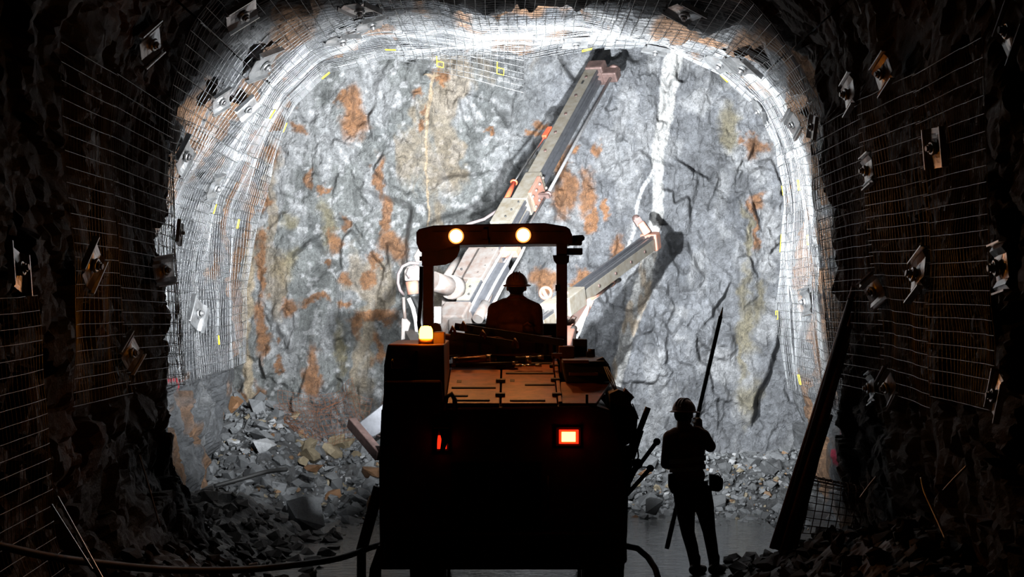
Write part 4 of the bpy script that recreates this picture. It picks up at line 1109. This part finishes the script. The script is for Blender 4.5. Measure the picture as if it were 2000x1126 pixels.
# ------------------------------------------------------------------ people
skin_m = pbr('skin', (.42, .25, .17), .55)
shirt_m = pbr('work_shirt', (.42, .14, .055), .85, noise=.4, nscale=14, bump=.3)
trouser_m = pbr('navy_trousers', (.03, .032, .045), .85, noise=.3, nscale=14, bump=.3)
boot_m = pbr('rubber_boot', (.02, .02, .02), .5)
helmet_m = pbr('dirty_helmet', (.60, .27, .15), .45, noise=.35, nscale=16)
refl_m = pbr('reflective_tape', (.55, .53, .48), .4, .1)
hair_m = pbr('dark_hair', (.03, .022, .018), .7)

class Body(MB):
    def limb(s, pts, rad, n=12):
        for i in range(len(pts) - 1):
            s.cyl(pts[i], pts[i + 1], rad[i], rad[i + 1], n)
        for q, r in zip(pts, rad): s.ball(q, r, 12, 8)
        return s
    def finish(s, name, parent, regions, voxel=.008, smooth=3):
        o = s.build(name, regions[0][1], parent)
        m = o.modifiers.new('r', 'REMESH'); m.mode = 'VOXEL'; m.voxel_size = voxel; m.use_smooth_shade = True
        m = o.modifiers.new('s', 'SMOOTH'); m.iterations = smooth; m.factor = .5
        dg = bpy.context.evaluated_depsgraph_get()
        me = bpy.data.meshes.new_from_object(o.evaluated_get(dg))
        o.modifiers.clear(); o.data = me
        me.materials.clear(); names = []
        for _, mt in regions:
            if mt.name not in names: names.append(mt.name); me.materials.append(mt)
        off = ORG[o.name]
        for pl in me.polygons:
            c = pl.center + off
            for pred, mt in regions[::-1]:
                if pred is None or pred(c): pl.material_index = names.index(mt.name); break
        return o

def hand(b, wrist, fwd, palm, side, curl, s=1.0):
    """palm and five bent fingers: fwd along the hand, palm = normal the fingers close towards, side = towards the thumb"""
    f, p_, t = Vector(fwd).normalized(), Vector(palm).normalized(), Vector(side).normalized()
    w = Vector(wrist)
    b.limb([w, w + f * .035 * s, w + f * .085 * s], [.028 * s, .032 * s, .030 * s])
    for k in (-1, 0, 1): b.limb([w + f * .03 * s + t * k * .02 * s, w + f * .085 * s + t * k * .028 * s], [.019 * s, .016 * s])
    for k, ln in enumerate((.068, .078, .073, .056)):
        o = w + f * .088 * s + t * (.030 - .020 * k) * s
        a = 0.25; pts = [o]
        for j, sg in enumerate((.45, .32, .26)):
            a += curl * (.9, 1.1, .8)[j]
            o = o + (f * math.cos(a) + p_ * math.sin(a)) * ln * sg * s; pts.append(o)
        b.limb(pts, [.0105 * s, .0098 * s, .009 * s, .008 * s], 8)
    o = w + f * .03 * s + t * .032 * s
    b.limb([o, o + (f * .5 + t * .7 + p_ * .4).normalized() * .034 * s, o + (f * .7 + t * .45 + p_ * .9).normalized() * .062 * s], [.014 * s, .011 * s, .0095 * s], 8)

def head(b, c, fwd, s=1.0):
    """skull, jaw, nose, brow, ears and neck stump around the head centre"""
    f = Vector(fwd).normalized(); u = Vector((0, 0, 1)); r = f.cross(u).normalized()
    c = Vector(c)
    b.ball(c + u * .02 * s, .098 * s, 16, 12, (1, 1.0, 1.08)); b.ball(c + f * .03 * s - u * .05 * s, .068 * s, 14, 10, (1, 1, 1.1))
    b.ball(c + f * .055 * s - u * .095 * s, .036 * s)                         # chin
    b.limb([c + f * .10 * s + u * .0 * s, c + f * .122 * s - u * .035 * s], [.010 * s, .017 * s], 8)      # nose
    b.limb([c + f * .088 * s + r * .045 * s + u * .018 * s, c + f * .096 * s + u * .018 * s, c + f * .088 * s - r * .045 * s + u * .018 * s], [.012 * s] * 3, 8)   # brow
    b.limb([c + f * .094 * s + r * .022 * s - u * .066 * s, c + f * .098 * s - r * .0 * s - u * .064 * s, c + f * .094 * s - r * .022 * s - u * .066 * s], [.008 * s] * 3, 8)   # lips
    for k in (-1, 1): b.ball(c + r * k * .096 * s - u * .015 * s - f * .005 * s, .030 * s, 10, 8, (.5, .8, 1.1))
    b.limb([c - f * .02 * s - u * .05 * s, c - f * .03 * s - u * .17 * s], [.060 * s, .066 * s])

def helmet(c, fwd, parent, s=1.0, tilt=0.0):
    f = Vector(fwd).normalized(); u = Vector((0, 0, 1)); r = f.cross(u).normalized(); c = Vector(c)
    n, m_ = 24, 9; vs = []; fs = []
    for j in range(m_ + 1):
        th = (math.pi / 2) * j / m_
        for i in range(n):
            a = 2 * math.pi * i / n
            rad = math.sin(th)
            vs.append(c + u * (.128 * math.cos(th) * s + .03 * s) + f * (.142 * rad * math.cos(a) * s) + r * (.118 * rad * math.sin(a) * s))
    for j in range(m_):
        for i in range(n): fs.append((j * n + i, j * n + (i + 1) % n, (j + 1) * n + (i + 1) % n, (j + 1) * n + i))
    k = len(vs)                                     # brim: wide to the front, narrow behind
    for ring, (ex, dz) in enumerate(((0, 0), (1, -.012), (1, -.020), (0, -.012))):
        for i in range(n):
            a = 2 * math.pi * i / n; e = (.030 + .030 * max(0, math.cos(a))) * ex * s
            vs.append(c + u * (.03 + dz) * s + f * ((.142 * s + e) * math.cos(a)) + r * ((.118 * s + e * .9) * math.sin(a)))
    for q in range(3):
        for i in range(n): fs.append((k + q * n + i, k + q * n + (i + 1) % n, k + (q + 1) * n + (i + 1) % n, k + (q + 1) * n + i))
    h_ = MB().add(vs, fs, True).build('helmet', helmet_m, parent)
    rid = MB()
    for sd in (-.03, 0, .03):
        pts = []
        for j in range(-6, 7):
            th = j / 6 * 1.2
            pts.append(c + u * ((.128 * math.cos(th) + .031) * s) + f * (.142 * math.sin(th) * s) + r * sd * s)
        rid.tube(pts, .007 * s, 6)
    rid.build('helmet_ridge', helmet_m, h_)
    q = c + f * .145 * s + u * .075 * s
    MB().cyl(q, q + f * .03 * s, .026 * s, .03 * s, 14).build('cap_lamp', black_m, h_)
    return h_

# ---- worker walking on the right, back to the camera, holding a long bar upright
YW = 24.0
def W(x, y, d=0.0): return P(x, y, YW) + Vector((0, d, 0))
w0 = P(1372, 1118, YW); w0.z = 0.0
WK = thing('person', w0, 'worker in orange-brown shirt and helmet walking away, gripping a long bar upright', 'person')
b = Body()
hc = W(1336, 808); fw = Vector((.55, .83, -.05))
head(b, hc, fw)
neck = W(1341, 838, -.02)
# torso
for (x, y, rx, ry, rz) in ((1343, 856, .185, .125, .10), (1341, 880, .195, .135, .14), (1342, 905, .185, .13, .14), (1345, 928, .175, .125, .12), (1349, 950, .175, .13, .11), (1352, 966, .165, .125, .10)):
    b.ball(W(x, y), 1.0, 16, 12, (rx, ry, rz))
b.limb([neck, W(1341, 850)], [.075, .10])
# right arm raised: shoulder, elbow out to the right, hand at the bar
shR, elR, wrR = W(1372, 853), W(1388, 872, .06), W(1370, 838, .22)
b.limb([W(1360, 850), shR, elR], [.10, .085, .062]); b.limb([elR, wrR], [.060, .036])
hR = (W(1367, 812, .25) - wrR)
hand(b, wrR, hR, Vector((-.5, .8, 0)), Vector((-.8, -.5, .1)), .75)
# left arm: down, forearm across the front to the bar
shL, elL, wrL = W(1310, 855), W(1302, 905, .05), W(1333, 918, .24)
b.limb([W(1322, 852), shL, elL], [.10, .085, .062]); b.limb([elL, wrL], [.060, .036])
hand(b, wrL, Vector((.8, .5, 0)), Vector((.3, .2, -.9)), Vector((.3, .9, .1)), .8)
# legs
b.limb([W(1336, 962), W(1338, 990), W(1344, 1040, .03), W(1352, 1070, 0), W(1357, 1100, -.03)], [.115, .105, .072, .066, .058])
b.limb([W(1369, 962), W(1376, 990), W(1386, 1040, .05), W(1391, 1070, .03), W(1395, 1100, 0)], [.115, .102, .070, .064, .056])
for (x, y, d) in ((1357, 1100, -.03), (1395, 1101, 0)):
    a = W(x, y, d); a.z = .05
    b.limb([a + Vector((-.02, -.05, 0)), a + Vector((.05, .06, -.005)), a + Vector((.10, .16, -.015))], [.052, .052, .042])
    b.limb([a, a + Vector((0, 0, .12))], [.055, .06])
zb = W(0, 938).z; zboot = .30
body = b.finish('body', WK, [(None, shirt_m), (lambda c: c.z < zb, trouser_m), (lambda c: c.z < zboot, boot_m), (lambda c: c.z > W(0, 834).z and c.x < W(1356, 0).x, skin_m), (lambda c: (c - wrR).dot(hR) > 0.0 and (c - wrR).length < .25, skin_m), (lambda c: (c - wrL).length < .21 and c.x > wrL.x, skin_m)])
helmet(hc + Vector((0, 0, .005)), fw, WK, 1.0)
r_ = fw.cross(Vector((0, 0, 1))).normalized()
for k in (-1, 1): MB().ball(hc + fw * .088 + r_ * k * .032 + Vector((0, 0, -.005)), .013, 10, 8).build('eye', black_m, WK)
hr = MB(); hr.ball(hc - fw * .028 + Vector((0, 0, -.005)), .092, 14, 10, (1, 1, .95)); hr.build('hair', hair_m, WK)
def band(zc, cx, rx, ry, h, mat, name, tilt=0.0):
    n = 28; vs = []; fs = []
    for j, dz in enumerate((-h / 2, h / 2)):
        for i in range(n):
            a = 2 * math.pi * i / n
            vs.append(Vector((cx + rx * math.cos(a), YW + ry * math.sin(a), zc + dz + tilt * math.cos(a))))
    for i in range(n): fs.append((i, (i + 1) % n, n + (i + 1) % n, n + i))
    return MB().add(vs, fs, True).build(name, mat, WK)
band(W(0, 897).z, W(1342, 0).x, .197, .143, .05, refl_m, 'reflective_band', .02)
band(W(0, 914).z, W(1343, 0).x, .190, .138, .045, refl_m, 'reflective_band', .02)
band(W(0, 944).z, W(1348, 0).x, .186, .140, .05, black_m, 'tool_belt')
MB().pprism([(1386, 925), (1404, 928), (1413, 935), (1412, 955), (1404, 960), (1387, 958)], YW - .06, YW + .08).build('battery_pouch', black_m, WK, .015)
MB().pprism([(1306, 926), (1322, 924), (1324, 962), (1312, 964), (1306, 950)], YW - .06, YW + .08).build('tool_pouch', black_m, WK, .015)
MB().tube([W(1393, 926, -.05), W(1402, 922, -.05), W(1408, 930, -.05)], .006, 6).build('pouch_cord', black_m, WK)

# the bar he holds
top, bot = W(1411, 618, .20), W(1308, 1080, .45)
grip = W(1366, 818, .25)
bar = thing('scaling_bar', Vector((bot.x, bot.y, 0)), 'long dark scaling bar held upright by the walking worker', 'bar')
MB().cyl(bot, top, .024, .021, 10).build('shaft', black_m, bar)
d_ = (top - bot).normalized()
MB().cyl(top, top + d_ * .10, .017, .006, 8).build('chisel_tip', steel_m, bar)
MB().cyl(bot + d_ * .02, bot + d_ * .30, .026, .026, 10).build('hand_grip', black_m, bar)

# ---- operator seated under the canopy, back to the camera
YO = 23.55
def O(x, y, d=0.0): return P(x, y, YO) + Vector((0, d, 0))
OP = thing('person', Vector((O(1008, 0).x, YO, 2.34)), 'rig operator in helmet seated under the canopy, seen from behind against the bright face', 'person')
b = Body()
hc = O(1009, 560); fw = Vector((.08, .99, .06))
head(b, hc, fw, .95)
b.limb([O(1009, 578), O(1008, 592)], [.075, .10])
for (x, y, rx, ry, rz) in ((1007, 605, .20, .12, .09), (1006, 622, .215, .135, .12), (1005, 645, .21, .14, .13), (1004, 668, .20, .14, .12), (1004, 684, .20, .16, .09)):
    b.ball(O(x, y), 1.0, 16, 12, (rx, ry, rz))
for sg, sx, ex in ((-1, 968, 958), (1, 1044, 1050)):
    sh, el, wr = O(sx, 605), O(ex, 650, .06), O(ex - sg * 18, 656, .34)
    b.limb([O(1006 + sg * 18, 600), sh, el], [.10, .082, .064]); b.limb([el, wr], [.060, .036])
    hand(b, wr, Vector((-sg * .3, 1, .05)), Vector((0, .1, -1)), Vector((-sg, .3, 0)), .6)
    hp, kn, an = O(1004 + sg * 18, 686), O(1004 + sg * 24, 690, .44), O(1004 + sg * 24, 690, .50)
    an.z = 2.02
    b.limb([hp, kn, an], [.10, .078, .055]); b.limb([an, an + Vector((0, .14, -.03))], [.05, .042])
zb2 = O(0, 676).z
b.finish('body', OP, [(None, shirt_m), (lambda c: c.z < zb2, trouser_m), (lambda c: c.z < 2.10, boot_m), (lambda c: c.z > O(0, 586).z, skin_m), (lambda c: c.y > YO + .32 and c.z > O(0, 672).z, skin_m)])
helmet(hc + Vector((0, 0, .0)), fw, OP, .97)
MB().ball(hc - fw * .028 + Vector((0, 0, -.005)), .088, 14, 10, (1, 1, .95)).build('hair', hair_m, OP)
for k in (-1, 1): MB().ball(hc + fw * .084 + Vector((k * .031, 0, -.005)), .012, 10, 8).build('eye', black_m, OP)
MB().tube([O(988, 586), O(996, 580, -.07), O(1009, 578, -.10), O(1022, 580, -.07), O(1030, 586)], .018, 8).build('collar', shirt_m, OP)
MB().tube([O(1022, 636, -.13), O(1030, 630, -.15), O(1038, 636, -.13)], .014, 7).build('belt_loop', shirt_m, OP)
# ------------------------------------------------------------------ loose things on the rig's deck
def tube_thing(name, a, b_, r, mat, label, cat, group=None, ends=True):
    a, b_ = Vector(a), Vector(b_)
    root = thing(name, a, label, cat, group)
    MB().cyl(a, b_, r, n=10).build('shaft', mat, root)
    if ends:
        d = (b_ - a).normalized()
        MB().cyl(a - d * .01, a + d * .05, r * 1.18, n=10).build('end_collar', steel_m, root)
        MB().cyl(b_ - d * .05, b_ + d * .01, r * 1.18, n=10).build('end_collar', steel_m, root)
    return root
brown_m = pbr('brown_tube', (.34, .15, .06), .4, .2, noise=.4, nscale=10)
tube_thing('steel_tube', P(884, 705, 22.6), P(958, 699, 22.7), .035, brown_m, 'thick brown tube lying across the rear deck near the beacon', 'tube')
tube_thing('steel_tube', P(960, 701, 22.6), P(1036, 703, 22.6), .038, dark_m, 'dark thick tube lying end to end with the brown one on the deck', 'tube')
tube_thing('drill_rod', P(880, 713, 22.4), P(1010, 709, 22.4), .018, dark_m, 'thin dark rod lying in front of the brown tube on the deck', 'rod')
tube_thing('drill_rod', P(1008, 714, 22.3), P(1056, 713, 22.3), .014, chrome_m, 'short shiny rod glinting on the right part of the deck', 'rod')
tube_thing('drill_rod', P(890, 695, 22.85), P(1060, 692, 22.85), .016, brown_m, 'long thin brown rod lying against the back panel', 'rod')
tube_thing('steel_tube', P(1020, 700, 22.75), P(1060, 698, 22.75), .022, dark_m, 'short dark tube beside the right canopy post bracket', 'tube')

# ------------------------------------------------------------------ bars leaning on the right wall
LB = [((1518, 1038), (1668, 562), 22.6, .030, 'leftmost long pipe of the bundle leaning on the right wall', brown_m), ((1528, 1040), (1662, 585), 22.55, .034, 'second long pipe of the bundle leaning on the right wall', dark_m),
      ((1540, 1042), (1657, 640), 22.5, .036, 'third pipe of the leaning bundle, with a reddish sheen', brown_m), ((1552, 1040), (1652, 670), 22.6, .034, 'fourth pipe of the leaning bundle, shorter than its neighbours', dark_m),
      ((1534, 1036), (1638, 690), 22.75, .036, 'pipe at the back of the bundle leaning on the right wall', dark_m), ((1562, 1040), (1672, 580), 22.7, .028, 'rightmost long pipe of the bundle leaning on the right wall', brown_m),
      ((1524, 1030), (1634, 670), 22.85, .032, 'short hidden pipe behind the leaning bundle', dark_m)]
for (a, b_, Y, r, lab, mt) in LB:
    A_ = P(a[0] - 10, a[1] + 32, Y - .3); B_ = P(*b_, Y + .5)
    root = thing('steel_pipe', A_, lab, 'pipe', 'pipes leaning on the right wall')
    MB().cyl(A_, B_, r, n=10).build('shaft', mt, root)
    d = (B_ - A_).normalized()
    MB().ring(B_, d, r, .006, 10, 5).build('pipe_rim', mt, root)
tube_thing('thin_bar', P(1576, 962, 22.9), P(1623, 812, 23.3), .018, dark_m, 'thin dark bar standing alone right of the leaning pipe bundle', 'bar')

# rolled offcut of mesh at the foot of the right wall
def roll():
    nu, nv = 15, 9
    u, v = np.meshgrid(np.linspace(-.2, 2.2, nu), np.linspace(0, .62, nv), indexing='ij')
    c0 = P(1545, 1012, 23.3)
    r = .46 - .10 * v
    G = np.stack([c0.x + v + .10 * np.sin(u), c0.y - r * np.cos(u), c0.z + r * np.sin(u) - .12 * v], -1)
    N = np.stack([0 * u, np.cos(u), -np.sin(u)], -1)
    root = thing('mesh_roll', c0, 'curled dark offcut of wire mesh behind the leaning pipes', 'wire mesh')
    V, q = wires_from_grid(G, N, .0055)
    quads_object('wire_grid', V, q, rust_wire, root)['kind'] = 'stuff'
roll()

# ------------------------------------------------------------------ hoses, strips and debris
def curve_thing(name, pts, r, mat, label, cat, sub='hose_body', n=8):
    pts = [Vector(q) for q in pts]
    # Catmull-Rom smoothing
    out = []
    for i in range(len(pts) - 1):
        p0, p1, p2, p3 = pts[max(i - 1, 0)], pts[i], pts[i + 1], pts[min(i + 2, len(pts) - 1)]
        for k in range(6):
            t = k / 6
            out.append(.5 * ((2 * p1) + (p2 - p0) * t + (2 * p0 - 5 * p1 + 4 * p2 - p3) * t * t + (3 * p1 - p0 - 3 * p2 + p3) * t ** 3))
    out.append(pts[-1])
    o = MB().tube(out, r, n).build(name, mat)
    return props(o, label, cat)
curve_thing('supply_cable', [P(-30, 1058, 15.6), P(90, 1085, 16.4), P(200, 1100, 17.4), P(330, 1112, 18.6), P(470, 1112, 19.6), P(580, 1102, 20.4), P(660, 1090, 21.0), P(720, 1070, 21.6), P(745, 1062, 22.0)], .030, black_m, 'thick black supply cable slung from the left wall to the rig', 'cable')
curve_thing('steel_bar', [P(418, 949, 28.6), P(470, 935, 28.7), P(520, 921, 28.9), P(560, 916, 29.1)], .028, black_m, 'dark bent bar lying across the coarse heap on the left', 'bar')
def strip(x0, y0, x1, y1, Y0, Y1, label, w=.03):
    a, b_ = P(x0, y0, Y0), P(x1, y1, Y1)
    root = thing('steel_strap', a, label, 'strap')
    n = 9
    for i in range(n):
        p0 = a.lerp(b_, i / n); p1 = a.lerp(b_, (i + .97) / n)
        sag = Vector((0, 0, .0))
        MB().beam(p0 + sag, p1 + sag, w, .008, up=(-.3, -1, .2)).build('strap_segment', plate_m, root)
strip(112, 970, 200, 1130, 17.2, 16.6, 'right one of two glinting steel straps leaning on the left wall', .022)
strip(100, 985, 180, 1112, 17.0, 16.5, 'left one of two glinting steel straps leaning on the left wall', .02)
curve_thing('reinforcing_bar', [P(1800, 932, 19.0), P(1806, 960, 18.9), P(1824, 1000, 18.7), P(1848, 1054, 18.4)], .013, plate_m, 'bent ribbed bar glinting orange on the right muck bank', 'bar')
curve_thing('reinforcing_bar', [P(1842, 958, 19.4), P(1866, 932, 19.3), P(1890, 908, 19.2)], .012, steel_m, 'dim short bar pointing up right beside the glinting one', 'bar')
curve_thing('reinforcing_bar', [P(1680, 972, 20.6), P(1696, 950, 20.6), P(1712, 930, 20.6)], .011, steel_m, 'dim bar stub near the foot of the black right wall', 'bar')
curve_thing('fibre_rod', [P(272, 888, 21.0), P(292, 955, 20.8), P(312, 1028, 20.6)], .008, hose_m, 'thin pale rod standing against the dark left wall', 'rod')
o = MB().prism([P(486, 1102, 22.0), P(503, 1099, 22.0), P(504, 1104, 22.1), P(487, 1107, 22.1)], (0, .02, .01)).build('paper_scrap', refl_m)
props(o, 'small white scrap lying on the dark floor left of the rig', 'scrap')
